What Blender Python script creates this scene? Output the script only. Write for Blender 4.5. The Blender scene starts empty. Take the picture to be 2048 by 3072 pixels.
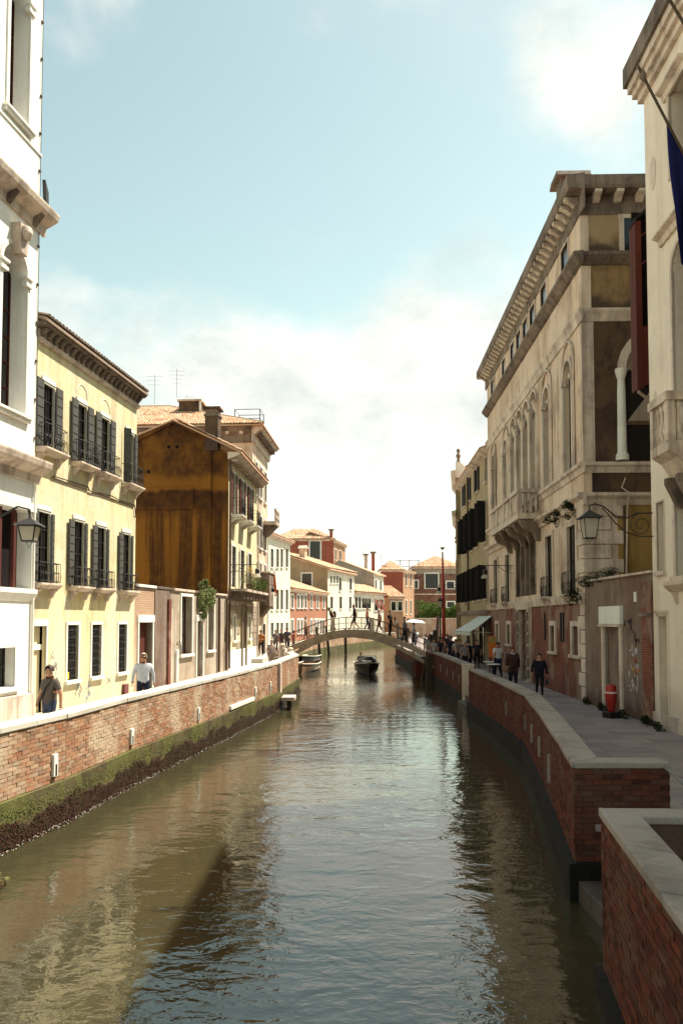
import bpy, math, random
from mathutils import Vector, Matrix
R = math.radians
random.seed(7)
SC = bpy.context.scene
COL = SC.collection

# ------------------------------------------------------------------ camera
cam_d = bpy.data.cameras.new('camera'); cam = bpy.data.objects.new('camera', cam_d); COL.objects.link(cam)
cam.location = (0, 0, 4.1)
cam.rotation_euler = (R(90 + 2.75), 0, 0)
cam_d.sensor_fit = 'VERTICAL'; cam_d.sensor_height = 36; cam_d.lens = 28.125
cam_d.shift_y = 0.0679
cam_d.clip_end = 2000; cam_d.clip_start = .1
SC.camera = cam
SC.render.resolution_x = 682; SC.render.resolution_y = 1024

# ------------------------------------------------------------------ sky and sun
SUN_EL, SUN_AZ = 60, 62          # degrees; azimuth clockwise from the view direction (+Y)
w = bpy.data.worlds.new('World'); SC.world = w; w.use_nodes = True
nt = w.node_tree; nt.nodes.clear()
def WN(t, **k):
    n = nt.nodes.new(t)
    for a, b in k.items(): setattr(n, a, b)
    return n
LK = nt.links.new
sky = WN('ShaderNodeTexSky', sky_type='NISHITA', sun_disc=False)
sky.sun_elevation = R(SUN_EL); sky.sun_rotation = R(SUN_AZ)
sky.air_density = 1.0; sky.dust_density = .7; sky.ozone_density = 1.0
tint = WN('ShaderNodeMix', data_type='RGBA', blend_type='MULTIPLY'); tint.inputs[0].default_value = 1
LK(sky.outputs[0], tint.inputs[6]); tint.inputs[7].default_value = (1.68, 1.50, .94, 1)
tc = WN('ShaderNodeTexCoord')
sep = WN('ShaderNodeSeparateXYZ'); LK(tc.outputs['Generated'], sep.inputs[0])
def WM(op, a, b=None, c=None):
    n = WN('ShaderNodeMath', operation=op)
    for i, q in enumerate((a, b, c)):
        if q is None: continue
        if isinstance(q, (int, float)): n.inputs[i].default_value = q
        else: LK(q, n.inputs[i])
    return n.outputs[0]
mp = WN('ShaderNodeMapping'); LK(tc.outputs['Generated'], mp.inputs[0]); mp.inputs['Scale'].default_value = (1, 1, 1.7)
mp.inputs['Location'].default_value = (3.1, .4, .2)
nz = WN('ShaderNodeTexNoise'); LK(mp.outputs[0], nz.inputs['Vector'])
nz.inputs['Scale'].default_value = 2.6; nz.inputs['Detail'].default_value = 9; nz.inputs['Roughness'].default_value = .56; nz.inputs['Distortion'].default_value = .25
# cloud banks: where cumulus is gathered in this sky (directions), over an even scatter
def blob(d, r, amt):
    v = Vector(d).normalized()
    dp = WN('ShaderNodeVectorMath', operation='DOT_PRODUCT'); LK(tc.outputs['Generated'], dp.inputs[0]); dp.inputs[1].default_value = v
    mr = WN('ShaderNodeMapRange', interpolation_type='SMOOTHSTEP'); LK(dp.outputs['Value'], mr.inputs[0])
    mr.inputs[1].default_value = math.cos(R(r)); mr.inputs[2].default_value = 1; mr.inputs[4].default_value = amt
    return mr.outputs[0]
def sdir(x, y):
    b = (1744.7 - y) / 2400; th = R(2.75)
    return ((x - 1024) / 2400, math.cos(th) - b * math.sin(th), math.sin(th) + b * math.cos(th))
cov = WM('MULTIPLY', WM('SMOOTH_MIN', WM('SUBTRACT', 1, sep.outputs[2]), 1.0, .1), 0)
lowb = WN('ShaderNodeMapRange', interpolation_type='SMOOTHSTEP'); LK(sep.outputs[2], lowb.inputs[0])
lowb.inputs[1].default_value = .36; lowb.inputs[2].default_value = .02; lowb.inputs[3].default_value = 0; lowb.inputs[4].default_value = .27
cov = lowb.outputs[0]
for d, r, a in ((sdir(1430, 960), 9, .34), (sdir(1150, 1240), 10, .22), (sdir(760, 1240), 8, .16), (sdir(1770, 100), 6.2, .24), (sdir(1880, 330), 4.5, .16), ((.9, .5, .6), 14, .15), ((-.9, .4, .5), 18, .14)):
    cov = WM('ADD', cov, blob(d, r, a))
cl = WM('ADD', WM('MULTIPLY_ADD', nz.outputs[0], 1.9, -.45), cov)
cr = WN('ShaderNodeMapRange', interpolation_type='SMOOTHSTEP'); LK(cl, cr.inputs[0])
cr.inputs[1].default_value = .58; cr.inputs[2].default_value = 1.0; cr.inputs[4].default_value = .94
nz2 = WN('ShaderNodeTexNoise'); LK(mp.outputs[0], nz2.inputs['Vector']); nz2.inputs['Scale'].default_value = 8; nz2.inputs['Detail'].default_value = 7; nz2.inputs['Roughness'].default_value = .62
cc = WN('ShaderNodeMix', data_type='RGBA'); LK(WM('MULTIPLY_ADD', nz2.outputs[0], 2.0, -.5), cc.inputs[0])
CLOUD = 6.2
cc.inputs[6].default_value = (.56 * CLOUD, .60 * CLOUD, .58 * CLOUD, 1); cc.inputs[7].default_value = (1.10 * CLOUD, 1.07 * CLOUD, .97 * CLOUD, 1)
mixc = WN('ShaderNodeMix', data_type='RGBA'); LK(cr.outputs[0], mixc.inputs[0]); LK(tint.outputs[2], mixc.inputs[6]); LK(cc.outputs[2], mixc.inputs[7])
bg = WN('ShaderNodeBackground'); LK(mixc.outputs[2], bg.inputs[0]); bg.inputs[1].default_value = .088
out = WN('ShaderNodeOutputWorld'); LK(bg.outputs[0], out.inputs[0])

sl = bpy.data.lights.new('sun', 'SUN'); sun = bpy.data.objects.new('sun', sl); COL.objects.link(sun)
sl.energy = 5.0; sl.angle = R(.53); sl.color = (1, .93, .80)
sd = Vector((math.cos(R(SUN_EL)) * math.sin(R(SUN_AZ)), math.cos(R(SUN_EL)) * math.cos(R(SUN_AZ)), math.sin(R(SUN_EL))))
sun.rotation_euler = sd.to_track_quat('Z', 'Y').to_euler(); sun.location = sd * 80

vs = SC.view_settings
vs.view_transform = 'Standard'; vs.look = 'None'; vs.gamma = 1; vs.use_curve_mapping = False
vs.exposure = 1.2
SC.cycles.max_bounces = 6; SC.cycles.diffuse_bounces = 3; SC.cycles.glossy_bounces = 3; SC.cycles.caustics_reflective = False; SC.cycles.caustics_refractive = False
SC.cycles.sample_clamp_indirect = 8

# ------------------------------------------------------------------ mesh helper
class MB:
    def __init__(s): s.v = []; s.f = []; s.m = []
    def add(s, vs, fs, mi=0):
        b = len(s.v); s.v += [tuple(q) for q in vs]
        for f in fs: s.f.append(tuple(i + b for i in f)); s.m.append(mi)
        return s
    def quad(s, a, b, c, d, mi=0): return s.add((a, b, c, d), ((0, 1, 2, 3),), mi)
    def hexa(s, p, mi=0):   # p: 4 bottom (ccw from above) + 4 top
        return s.add(p, ((3, 2, 1, 0), (4, 5, 6, 7), (0, 1, 5, 4), (1, 2, 6, 5), (2, 3, 7, 6), (3, 0, 4, 7)), mi)
    def box(s, x0, x1, y0, y1, z0, z1, mi=0):
        return s.hexa(((x0, y0, z0), (x1, y0, z0), (x1, y1, z0), (x0, y1, z0), (x0, y0, z1), (x1, y0, z1), (x1, y1, z1), (x0, y1, z1)), mi)
    def obox(s, c, sx, sy, sz, rz=0, mi=0, rx=0, ry=0):
        M = Matrix.Rotation(rz, 3, 'Z') @ Matrix.Rotation(ry, 3, 'Y') @ Matrix.Rotation(rx, 3, 'X')
        p = [Vector(c) + M @ Vector((a * sx / 2, b * sy / 2, d * sz / 2)) for d in (-1, 1) for a, b in ((-1, -1), (1, -1), (1, 1), (-1, 1))]
        return s.hexa(p, mi)
    def poly(s, pts, a, b, ax='z', mi=0):   # extrude polygon between a and b on an axis; pts in the remaining two axes (order kept)
        n = len(pts)
        def P(p, t): return {'x': (t, p[0], p[1]), 'y': (p[0], t, p[1]), 'z': (p[0], p[1], t)}[ax]
        s.add([P(p, a) for p in pts] + [P(p, b) for p in pts],
              [tuple(range(n))[::-1], tuple(range(n, 2 * n))] + [(i, (i + 1) % n, n + (i + 1) % n, n + i) for i in range(n)], mi)
        return s
    def tube(s, pts, r, n=6, mi=0, cap=True):
        pts = [Vector(p) for p in pts]; k = len(pts); rr = r if isinstance(r, (list, tuple)) else [r] * k
        b = len(s.v); up = None
        for i, p in enumerate(pts):
            d = (pts[min(i + 1, k - 1)] - pts[max(i - 1, 0)])
            if d.length < 1e-9: d = Vector((0, 0, 1))
            d.normalize()
            if up is None: up = Vector((0, 0, 1)) if abs(d.z) < .9 else Vector((1, 0, 0))
            x = d.cross(up)
            if x.length < 1e-4: x = d.cross(Vector((1, .3, 0)))
            x.normalize(); y = x.cross(d); up = y
            for j in range(n):
                a = 2 * math.pi * j / n; s.v.append(tuple(p + x * (rr[i] * math.cos(a)) + y * (rr[i] * math.sin(a))))
        for i in range(k - 1):
            for j in range(n):
                s.f.append((b + i * n + j, b + i * n + (j + 1) % n, b + (i + 1) * n + (j + 1) % n, b + (i + 1) * n + j)); s.m.append(mi)
        if cap:
            s.f.append(tuple(b + j for j in range(n))[::-1]); s.m.append(mi)
            s.f.append(tuple(b + (k - 1) * n + j for j in range(n))); s.m.append(mi)
        return s
    def lathe(s, prof, c=(0, 0, 0), n=12, mi=0, sx=1, sy=1):
        b = len(s.v); k = len(prof)
        for r, z in prof:
            for j in range(n):
                a = 2 * math.pi * (j + .5) / n; s.v.append((c[0] + r * sx * math.cos(a), c[1] + r * sy * math.sin(a), c[2] + z))
        for i in range(k - 1):
            for j in range(n):
                s.f.append((b + i * n + j, b + i * n + (j + 1) % n, b + (i + 1) * n + (j + 1) % n, b + (i + 1) * n + j)); s.m.append(mi)
        s.f.append(tuple(b + j for j in range(n))[::-1]); s.m.append(mi)
        s.f.append(tuple(b + (k - 1) * n + j for j in range(n))); s.m.append(mi)
        return s
    def mesh(s, name, mats, smooth=False):
        me = bpy.data.meshes.new(name); me.from_pydata(s.v, [], s.f)
        mats = mats if isinstance(mats, (list, tuple)) else [mats]
        for m in mats: me.materials.append(m)
        if len(mats) > 1: me.polygons.foreach_set('material_index', s.m)
        if smooth: me.polygons.foreach_set('use_smooth', [True] * len(me.polygons))
        me.update(); return me
    def build(s, name, mats, parent=None, smooth=False, bev=0):
        z0 = Z0.get(parent.name, 0) if parent else 0
        if z0: s.v = [(a, b, c - z0) for a, b, c in s.v]
        o = bpy.data.objects.new(name, s.mesh(name, mats, smooth)); COL.objects.link(o)
        if parent: o.parent = parent; Z0[o.name] = z0
        if bev:
            m = o.modifiers.new('bevel', 'BEVEL'); m.width = bev; m.segments = 2; m.limit_method = 'ANGLE'
        return o
Z0 = {}
def tag(o, label=None, cat=None, group=None, kind=None):
    for k, q in (('label', label), ('category', cat), ('group', group), ('kind', kind)):
        if q: o[k] = q
    return o
def empty(name, loc, rz=0, label=None, cat=None, group=None, z0=None):
    o = bpy.data.objects.new(name, None); COL.objects.link(o); o.location = loc; o.rotation_euler = (0, 0, rz); o.empty_display_size = .3
    if z0 is not None: Z0[o.name] = z0
    return tag(o, label, cat, group)
def inst(name, me, parent, M):
    o = bpy.data.objects.new(name, me); COL.objects.link(o); o.parent = parent
    z0 = Z0.get(parent.name, 0) if parent else 0
    o.matrix_local = Matrix.Translation((0, 0, -z0)) @ M
    return o
def copy_tree(o, parent=None):
    c = o.copy(); COL.objects.link(c); c.parent = parent
    for ch in list(o.children): copy_tree(ch, c)
    return c

# ------------------------------------------------------------------ materials
def srgb(h):
    h = h.lstrip('#'); c = [int(h[i:i + 2], 16) / 255 for i in (0, 2, 4)]
    return tuple(q / 12.92 if q <= .04045 else ((q + .055) / 1.055) ** 2.4 for q in c)
class MT:
    def __init__(s, name, rough=.8, spec=.3):
        s.m = bpy.data.materials.new(name); s.m.use_nodes = True; s.t = s.m.node_tree; s.p = s.t.nodes['Principled BSDF']
        s.p.inputs['Roughness'].default_value = rough; s.p.inputs['Specular IOR Level'].default_value = spec
    def n(s, t, ins={}, **k):
        n = s.t.nodes.new(t)
        for a, b in k.items(): setattr(n, a, b)
        for a, b in ins.items():
            if isinstance(b, bpy.types.NodeSocket): s.t.links.new(b, n.inputs[a])
            else: n.inputs[a].default_value = b
        return n
    def pos(s, sc=(1, 1, 1), obj=False):
        v = s.n('ShaderNodeTexCoord').outputs['Object'] if obj else s.n('ShaderNodeNewGeometry').outputs['Position']
        return s.n('ShaderNodeMapping', {'Vector': v, 'Scale': sc}).outputs[0]
    def noise(s, sc, scale=1., det=4, rough=.55, dist=0, obj=False):
        return s.n('ShaderNodeTexNoise', {'Vector': s.pos(sc, obj), 'Scale': scale, 'Detail': det, 'Roughness': rough, 'Distortion': dist}).outputs[0]
    def ramp(s, v, a, b, lo=0., hi=1.):
        return s.n('ShaderNodeMapRange', {0: v, 1: a, 2: b, 3: lo, 4: hi}, interpolation_type='SMOOTHSTEP').outputs[0]
    def mix(s, f, a, b, mode='MIX'):
        q = lambda c: (*c, 1) if isinstance(c, tuple) and len(c) == 3 else c
        return s.n('ShaderNodeMix', {0: f, 6: q(a), 7: q(b)}, data_type='RGBA', blend_type=mode).outputs[2]
    def math(s, op, a, b): return s.n('ShaderNodeMath', {0: a, 1: b}, operation=op).outputs[0]
    def bump(s, h, dist=.01, st=.6):
        b = s.n('ShaderNodeBump', {'Height': h, 'Distance': dist, 'Strength': st}); s.t.links.new(b.outputs[0], s.p.inputs['Normal']); return s
    def col(s, c):
        if isinstance(c, tuple): s.p.inputs['Base Color'].default_value = (*c, 1)
        else: s.t.links.new(c, s.p.inputs['Base Color'])
        return s
def stucco(name, a, b, stain, amt=.5, streak=.5, patch=None, pamt=.5, rough=.88, damp=None, bump=.012):
    s = MT(name, rough, .2)
    c = s.mix(s.ramp(s.noise((1, 1, 1), .55, 5), .3, .7), a, b)
    c = s.mix(s.ramp(s.noise((1, 1, 1), 3.2, 6, .6), .35, .75, 0, .35), c, b)
    st = s.ramp(s.noise((2.2, 2.2, .14), 1., 7, .68), .45, .64, 0, streak)
    c = s.mix(st, c, stain)
    bl = s.ramp(s.noise((1, 1, .8), .9, 9, .68), .47, .64, 0, amt)
    c = s.mix(bl, c, stain)
    if patch: c = s.mix(s.ramp(s.noise((1, 1, .6), .5, 8, .66, .5), .48, .56, 0, pamt), c, patch)
    if damp:   # rising damp line with its own ragged edge (world height)
        z = s.n('ShaderNodeSeparateXYZ', {0: s.n('ShaderNodeNewGeometry').outputs['Position']}).outputs[2]
        e = s.math('ADD', z, s.math('MULTIPLY', s.noise((1, 1, 1), 1.4, 6), -1.6))
        c = s.mix(s.ramp(e, damp[0], damp[0] - .5, 0, damp[2]), c, damp[1])
    fine = s.noise((1, 1, 1), 22, 5, .65)
    c = s.mix(s.ramp(fine, .3, .7, 0, .22), c, stain)
    s.col(c); s.bump(s.math('ADD', fine, s.math('MULTIPLY', s.noise((1, 1, 1), 4, 3), 2.)), bump, .7)
    return s.m
def brickmat(name, c1, c2, mortar, scale=1., amt=.4, stain=(.05, .035, .03), patch=None, pamt=0, obj=True, bw=.26, bh=.075):
    s = MT(name, .9, .2)
    sp = s.n('ShaderNodeSeparateXYZ', {0: s.n('ShaderNodeTexCoord').outputs['Object']})
    v = s.n('ShaderNodeCombineXYZ', {0: s.math('ADD', sp.outputs[0], sp.outputs[1]), 1: sp.outputs[2]}).outputs[0]
    bt = s.n('ShaderNodeTexBrick', {'Vector': v, 'Color1': (*c1, 1), 'Color2': (*c2, 1), 'Mortar': (*mortar, 1), 'Scale': 1, 'Mortar Size': .012,
             'Mortar Smooth': .3, 'Brick Width': bw * scale, 'Row Height': bh * scale, 'Bias': -.1})
    c = s.mix(s.ramp(s.noise((1, 1, 1), .9, 6, .6), .35, .7, 0, amt), bt.outputs[0], stain)
    if patch: c = s.mix(s.ramp(s.noise((1, 1, .7), .6, 6, .65, .3), .48, .58, 0, pamt), c, patch)
    c = s.mix(s.ramp(s.noise((3, 3, .3), 1, 5, .6), .5, .75, 0, .4), c, stain)
    s.col(c); s.bump(s.math('SUBTRACT', s.noise((1, 1, 1), 14, 4), bt.outputs[1]), .015, .7)
    return s.m
def pieces(name, cols, rough=.9, scale=5, amt=.5, stain=(.06, .05, .045), big=None, spec=.15):
    """one material for many separate pieces: each gets its own tone"""
    s = MT(name, rough, spec)
    g = s.n('ShaderNodeNewGeometry'); oi = s.n('ShaderNodeObjectInfo')
    f = s.math('FRACT', s.math('ADD', g.outputs['Random Per Island'], oi.outputs['Random']), 0)
    cr = s.n('ShaderNodeValToRGB', {0: f}); cr.color_ramp.interpolation = 'LINEAR'
    e = cr.color_ramp.elements
    for i, c in enumerate(cols):
        q = e[i] if i < 2 else e.new(1)
        q.position = i / (len(cols) - 1); q.color = (*c, 1)
    c = s.mix(s.ramp(s.noise((1, 1, 1), scale, 6, .65), .4, .75, 0, amt), cr.outputs[0], stain)
    if big: c = s.mix(s.ramp(s.noise((1, 1, 1), .8, 5, .6), .48, .66, 0, big[1]), c, big[0])
    s.col(c); s.bump(s.noise((1, 1, 1), scale * 6, 5, .7), .006, .8)
    return s.m
def plain(name, c, rough=.7, spec=.3, var=.25, scale=8., dark=None, metal=0, bump=.003):
    s = MT(name, rough, spec); d = dark or tuple(q * .45 for q in c)
    s.col(s.mix(s.ramp(s.noise((1, 1, 1), scale, 5, .6), .35, .75, 0, var), c, d)); s.p.inputs['Metallic'].default_value = metal
    if bump: s.bump(s.noise((1, 1, 1), scale * 3, 4), bump, .5)
    return s.m
M = {}
M['white'] = stucco('white_stucco', (.84, .83, .78), (.79, .78, .72), (.56, .51, .43), .28, .3, bump=.006)
M['yellow'] = stucco('yellow_stucco', (.72, .61, .32), (.69, .61, .40), (.40, .32, .20), .42, .55, (.62, .58, .46), .5, damp=(1.6, (.54, .48, .32), .6))
def ochre_mat():
    s = MT('ochre_stained_render', .9, .15)
    P = s.n('ShaderNodeSeparateXYZ', {0: s.n('ShaderNodeNewGeometry').outputs['Position']}); z = s.math('ADD', P.outputs[2], s.math('MULTIPLY_ADD' if 0 else 'MULTIPLY', s.noise((1, 1, 1), 1.1, 5), .9)); z = s.math('SUBTRACT', z, .45)
    big = s.noise((1, 1, .8), .8, 7, .62, .3); streak = s.noise((1.9, 1.9, .085), 1., 6, .62)
    low = s.ramp(streak, .40, .60, .12, .95)                       # runs of soot below the band
    up = s.ramp(big, .30, .62, .45, 1.)
    f = s.n('ShaderNodeMix', {0: s.ramp(z, 11.9, 12.5), 2: s.math('MULTIPLY', big, .35), 3: up}).outputs[0]          # pale band, dark above
    f = s.n('ShaderNodeMix', {0: s.ramp(z, 11.55, 11.25), 2: f, 3: s.ramp(big, .25, .5, .75, 1.)}).outputs[0]          # dark run-off under the band
    f = s.n('ShaderNodeMix', {0: s.ramp(z, 10.9, 9.4), 2: f, 3: low}).outputs[0]
    f = s.math('MULTIPLY', f, s.ramp(s.noise((1, 1, 1), 2.6, 6, .65), .25, .6, .72, 1.))
    c = s.mix(f, s.mix(big, (.30, .125, .016), (.23, .088, .012)), (.040, .015, .007))
    fine = s.noise((1, 1, 1), 16, 6, .7); c = s.mix(s.ramp(fine, .35, .7, 0, .35), c, (.08, .033, .012)); s.col(c); s.bump(fine, .012, .7)
    return s.m
M['ochre'] = ochre_mat()
M['beige'] = stucco('palazzo_stucco', (.74, .565, .41), (.66, .49, .35), (.17, .105, .078), .38, .5, (.76, .62, .49), .5)
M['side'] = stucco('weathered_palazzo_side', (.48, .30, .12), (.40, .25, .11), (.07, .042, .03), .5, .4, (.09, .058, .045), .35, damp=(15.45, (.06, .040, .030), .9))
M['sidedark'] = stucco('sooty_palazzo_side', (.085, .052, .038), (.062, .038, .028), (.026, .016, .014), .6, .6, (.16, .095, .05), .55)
M['garden'] = stucco('grey_garden_wall_stucco', (.46, .40, .31), (.40, .34, .26), (.20, .15, .115), .55, .6, (.25, .14, .085), .30)
M['lowwall'] = stucco('flaking_stucco', (.26, .195, .155), (.22, .16, .125), (.085, .052, .04), .5, .5, (.17, .085, .055), .45, damp=(1.0, (.11, .055, .04), .8))
M['stone'] = stucco('istrian_stone', (.72, .59, .48), (.63, .51, .40), (.15, .10, .08), .42, .5, rough=.7, bump=.006)
M['stonew'] = stucco('pale_istrian_stone', (.80, .78, .71), (.74, .71, .63), (.46, .41, .33), .2, .22, rough=.65, bump=.004)
M['stoned'] = stucco('sooty_stone', (.27, .205, .155), (.19, .14, .105), (.05, .035, .027), .65, .55, rough=.8, bump=.01)
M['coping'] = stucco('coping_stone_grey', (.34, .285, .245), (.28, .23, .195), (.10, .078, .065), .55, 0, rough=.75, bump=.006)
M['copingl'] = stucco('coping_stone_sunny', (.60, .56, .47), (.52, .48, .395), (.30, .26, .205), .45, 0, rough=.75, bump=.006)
M['shutter'] = plain('dark_green_shutter_paint', (.035, .036, .030), .7, .3, .5, 10, (.06, .052, .04))
M['shutterg'] = plain('sun_bleached_grey_green_shutter', (.080, .075, .066), .75, .2, .4, 9, (.045, .043, .038))
M['shutterb'] = plain('near_black_shutter', (.014, .012, .012), .75, .2, .4, 9)
M['redwood'] = plain('red_brown_wood', (.095, .020, .011), .7, .2, .5, 6, (.04, .010, .006))
M['door'] = plain('dark_red_door', (.085, .022, .016), .6, .3, .4, 6)
M['cream'] = plain('cream_door_paint', (.70, .60, .38), .7, .2, .2, 6, (.5, .42, .28))
M['iron'] = plain('wrought_iron', (.016, .014, .014), .55, .4, .4, 20)
M['rust'] = plain('rusty_iron', (.10, .055, .035), .8, .3, .5, 20)
M['glass'] = MT('dark_window_glass', .12, .5).col((.006, .005, .006)).m
M['glassl'] = MT('old_grey_window_glass', .2, .5).col((.06, .055, .05)).m
M['dark'] = plain('unlit_interior', (.010, .007, .007), .9, .1, 0, 3, bump=0)
_m = MT('milky_lamp_glass', .35, .5).col((.62, .58, .50))
_t = _m.n('ShaderNodeBsdfTranslucent', {0: (.80, .74, .62, 1)}); _x = _m.n('ShaderNodeMixShader', {0: .65, 1: _m.p.outputs[0], 2: _t.outputs[0]})
_m.t.links.new(_x.outputs[0], _m.t.nodes['Material Output'].inputs[0]); M['milk'] = _m.m
M['timber'] = stucco('grey_bridge_timber', (.54, .43, .33), (.45, .35, .26), (.17, .12, .09), .45, .3, bump=.01)
M['pole'] = plain('wet_mooring_timber', (.055, .035, .024), .8, .3, .5, 9)
M['redpaint'] = plain('red_paint', (.36, .016, .010), .5, .4, .45, 12, (.16, .01, .008))
M['black'] = plain('black_rubber', (.012, .012, .015), .5, .4, .2, 9)
M['canvas'] = plain('pale_awning_canvas', (.56, .58, .54), .9, .1, .2, 5, (.45, .46, .42))
M['leaf'] = pieces('mixed_green_leaves', [(.03, .065, .012), (.075, .13, .025), (.13, .19, .04), (.05, .09, .02)], .75, 9, .15, spec=.05)
M['leafp'] = pieces('pale_green_leaves', [(.12, .15, .05), (.2, .23, .09), (.26, .27, .12), (.1, .13, .04)], .75, 9, .15, spec=.05)
M['leafd'] = pieces('dusty_dark_leaves', [(.012, .018, .007), (.025, .032, .011), (.038, .042, .014)], .9, 9, .2, (.02, .02, .01), spec=.0)
M['flower'] = pieces('yellow_and_red_blossom', [(.7, .5, .03), (.75, .6, .06), (.5, .06, .04), (.7, .55, .05)], .6, 9, .1)
M['bark'] = plain('bark', (.09, .065, .045), .9, .1, .5, 8)
M['algae'] = pieces('green_algae', [(.035, .05, .010), (.075, .09, .017), (.13, .13, .035), (.045, .045, .014)], .55, 6, .4, (.03, .03, .01))
M['weed'] = pieces('wet_brown_seaweed', [(.035, .012, .010), (.06, .020, .016), (.022, .016, .008), (.07, .045, .022)], .35, 6, .3, (.015, .01, .008))
M['shell'] = pieces('barnacle_shells', [(.5, .48, .42), (.4, .38, .34)], .7, 9, .3)
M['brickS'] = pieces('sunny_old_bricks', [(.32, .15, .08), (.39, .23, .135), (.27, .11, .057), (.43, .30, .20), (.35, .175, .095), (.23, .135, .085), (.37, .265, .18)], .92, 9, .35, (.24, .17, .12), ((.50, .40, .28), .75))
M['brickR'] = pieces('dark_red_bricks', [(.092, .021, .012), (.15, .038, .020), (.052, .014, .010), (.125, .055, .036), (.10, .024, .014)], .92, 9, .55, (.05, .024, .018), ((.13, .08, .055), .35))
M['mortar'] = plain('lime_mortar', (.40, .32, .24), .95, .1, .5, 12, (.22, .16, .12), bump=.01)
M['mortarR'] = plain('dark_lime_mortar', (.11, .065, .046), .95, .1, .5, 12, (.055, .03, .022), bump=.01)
M['brickP'] = brickmat('palazzo_ground_brick', (.24, .055, .03), (.18, .045, .026), (.20, .13, .095), 1., .45, (.06, .026, .02), (.30, .21, .155), .7)
M['brickF'] = brickmat('orange_red_far_brick', (.36, .145, .085), (.31, .12, .07), (.38, .25, .17), 2.2, .3, (.2, .09, .06))
M['brickD'] = brickmat('dark_far_brick', (.17, .075, .05), (.13, .055, .04), (.19, .11, .08), 2.2, .5, (.07, .035, .028), (.28, .20, .14), .3)
M['brickG'] = brickmat('garden_brick', (.42, .25, .16), (.36, .2, .12), (.45, .38, .28), 1.2, .3, (.25, .17, .11), (.5, .44, .34), .5)
M['red'] = stucco('red_plaster', (.34, .098, .060), (.30, .085, .052), (.16, .055, .04), .3, .3)
M['orange'] = stucco('orange_plaster', (.40, .235, .135), (.36, .205, .12), (.22, .125, .08), .3, .3)
M['tan'] = stucco('tan_render', (.36, .27, .16), (.31, .23, .135), (.17, .12, .08), .4, .35)
M['greyr'] = stucco('grey_render', (.34, .28, .22), (.29, .235, .185), (.16, .125, .1), .35, .3)
M['tile'] = pieces('clay_roof_tiles', [(.48, .26, .15), (.58, .36, .23), (.40, .20, .115), (.62, .44, .30), (.34, .19, .12)], .9, 5, .3, (.28, .2, .13), ((.50, .40, .28), .5))
M['creamf'] = stucco('cream_white_far_plaster', (.70, .66, .55), (.64, .60, .49), (.42, .37, .29), .35, .4)
M['tileo'] = pieces('weathered_grey_tiles', [(.24, .18, .135), (.30, .22, .16), (.20, .15, .115)], .9, 5, .4)
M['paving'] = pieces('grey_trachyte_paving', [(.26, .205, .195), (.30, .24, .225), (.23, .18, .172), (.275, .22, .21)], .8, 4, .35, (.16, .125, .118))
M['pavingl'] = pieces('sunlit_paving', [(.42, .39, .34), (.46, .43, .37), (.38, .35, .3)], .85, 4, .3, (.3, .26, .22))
M['joint'] = plain('paving_joint_dirt', (.10, .085, .075), .95, .1, .3, 6)
M['brick_lead'] = plain('lead_grey', (.16, .15, .14), .6, .3, .4, 6)
# ------------------------------------------------------------------ water
def water_mat():
    s = MT('canal_water', .035, .5); s.p.inputs['IOR'].default_value = 1.78
    c = s.mix(s.ramp(s.noise((1, 1, 1), .35, 4), .3, .7), (.043, .036, .017), (.036, .032, .017))
    s.col(c)
    v = s.pos((1, 1, 1))
    a = s.n('ShaderNodeTexNoise', {'Vector': s.pos((.62, 1.0, 1)), 'Scale': 1.5, 'Detail': 3, 'Roughness': .5, 'Distortion': .6}).outputs[0]
    b = s.n('ShaderNodeTexNoise', {'Vector': s.pos((.8, 1.1, 1)), 'Scale': 4.6, 'Detail': 3, 'Roughness': .55, 'Distortion': .4}).outputs[0]
    f = s.n('ShaderNodeTexNoise', {'Vector': s.pos((1, 1, 1)), 'Scale': .16, 'Detail': 2}).outputs[0]
    g2 = s.n('ShaderNodeTexNoise', {'Vector': s.pos((.7, .35, 1)), 'Scale': .22, 'Detail': 3, 'Distortion': .5}).outputs[0]
    h = s.math('ADD', s.math('MULTIPLY', s.math('MULTIPLY', a, s.ramp(g2, .32, .68, .35, 1.7)), .048), s.math('MULTIPLY', s.math('MULTIPLY', b, s.ramp(f, .35, .65, .25, 1.25)), .022))
    s.bump(h, 1.0, .55)
    return s.m
M['water'] = water_mat()
mb = MB(); mb.quad((-420, -60, 0), (420, -60, 0), (420, 900, 0), (-420, 900, 0))
tag(mb.build('water', M['water']), kind='structure')

# ------------------------------------------------------------------ land
def land(name, poly, z, mat, zb=-1.5):
    mb = MB(); mb.poly(poly, zb, z); return tag(mb.build(name, mat), kind='structure')
LW = [(-8.0, 3.5), (-6.9, 10), (-6.08, 14.35), (-5.66, 16.59), (-5.31, 19.91), (-4.62, 24.3), (-4.03, 28.08), (-3.4, 32.6), (-2.9, 36.75), (-2.41, 44.93)]
LW2 = [(-4.02, 56.2)]
FARW = [(-4.1, 60.2), (-4.4, 74), (-2.9, 89), (-1.5, 96), (2.4, 114), (6.4, 128), (9.6, 140), (10.6, 150)]
lp = LW + LW2 + FARW
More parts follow.
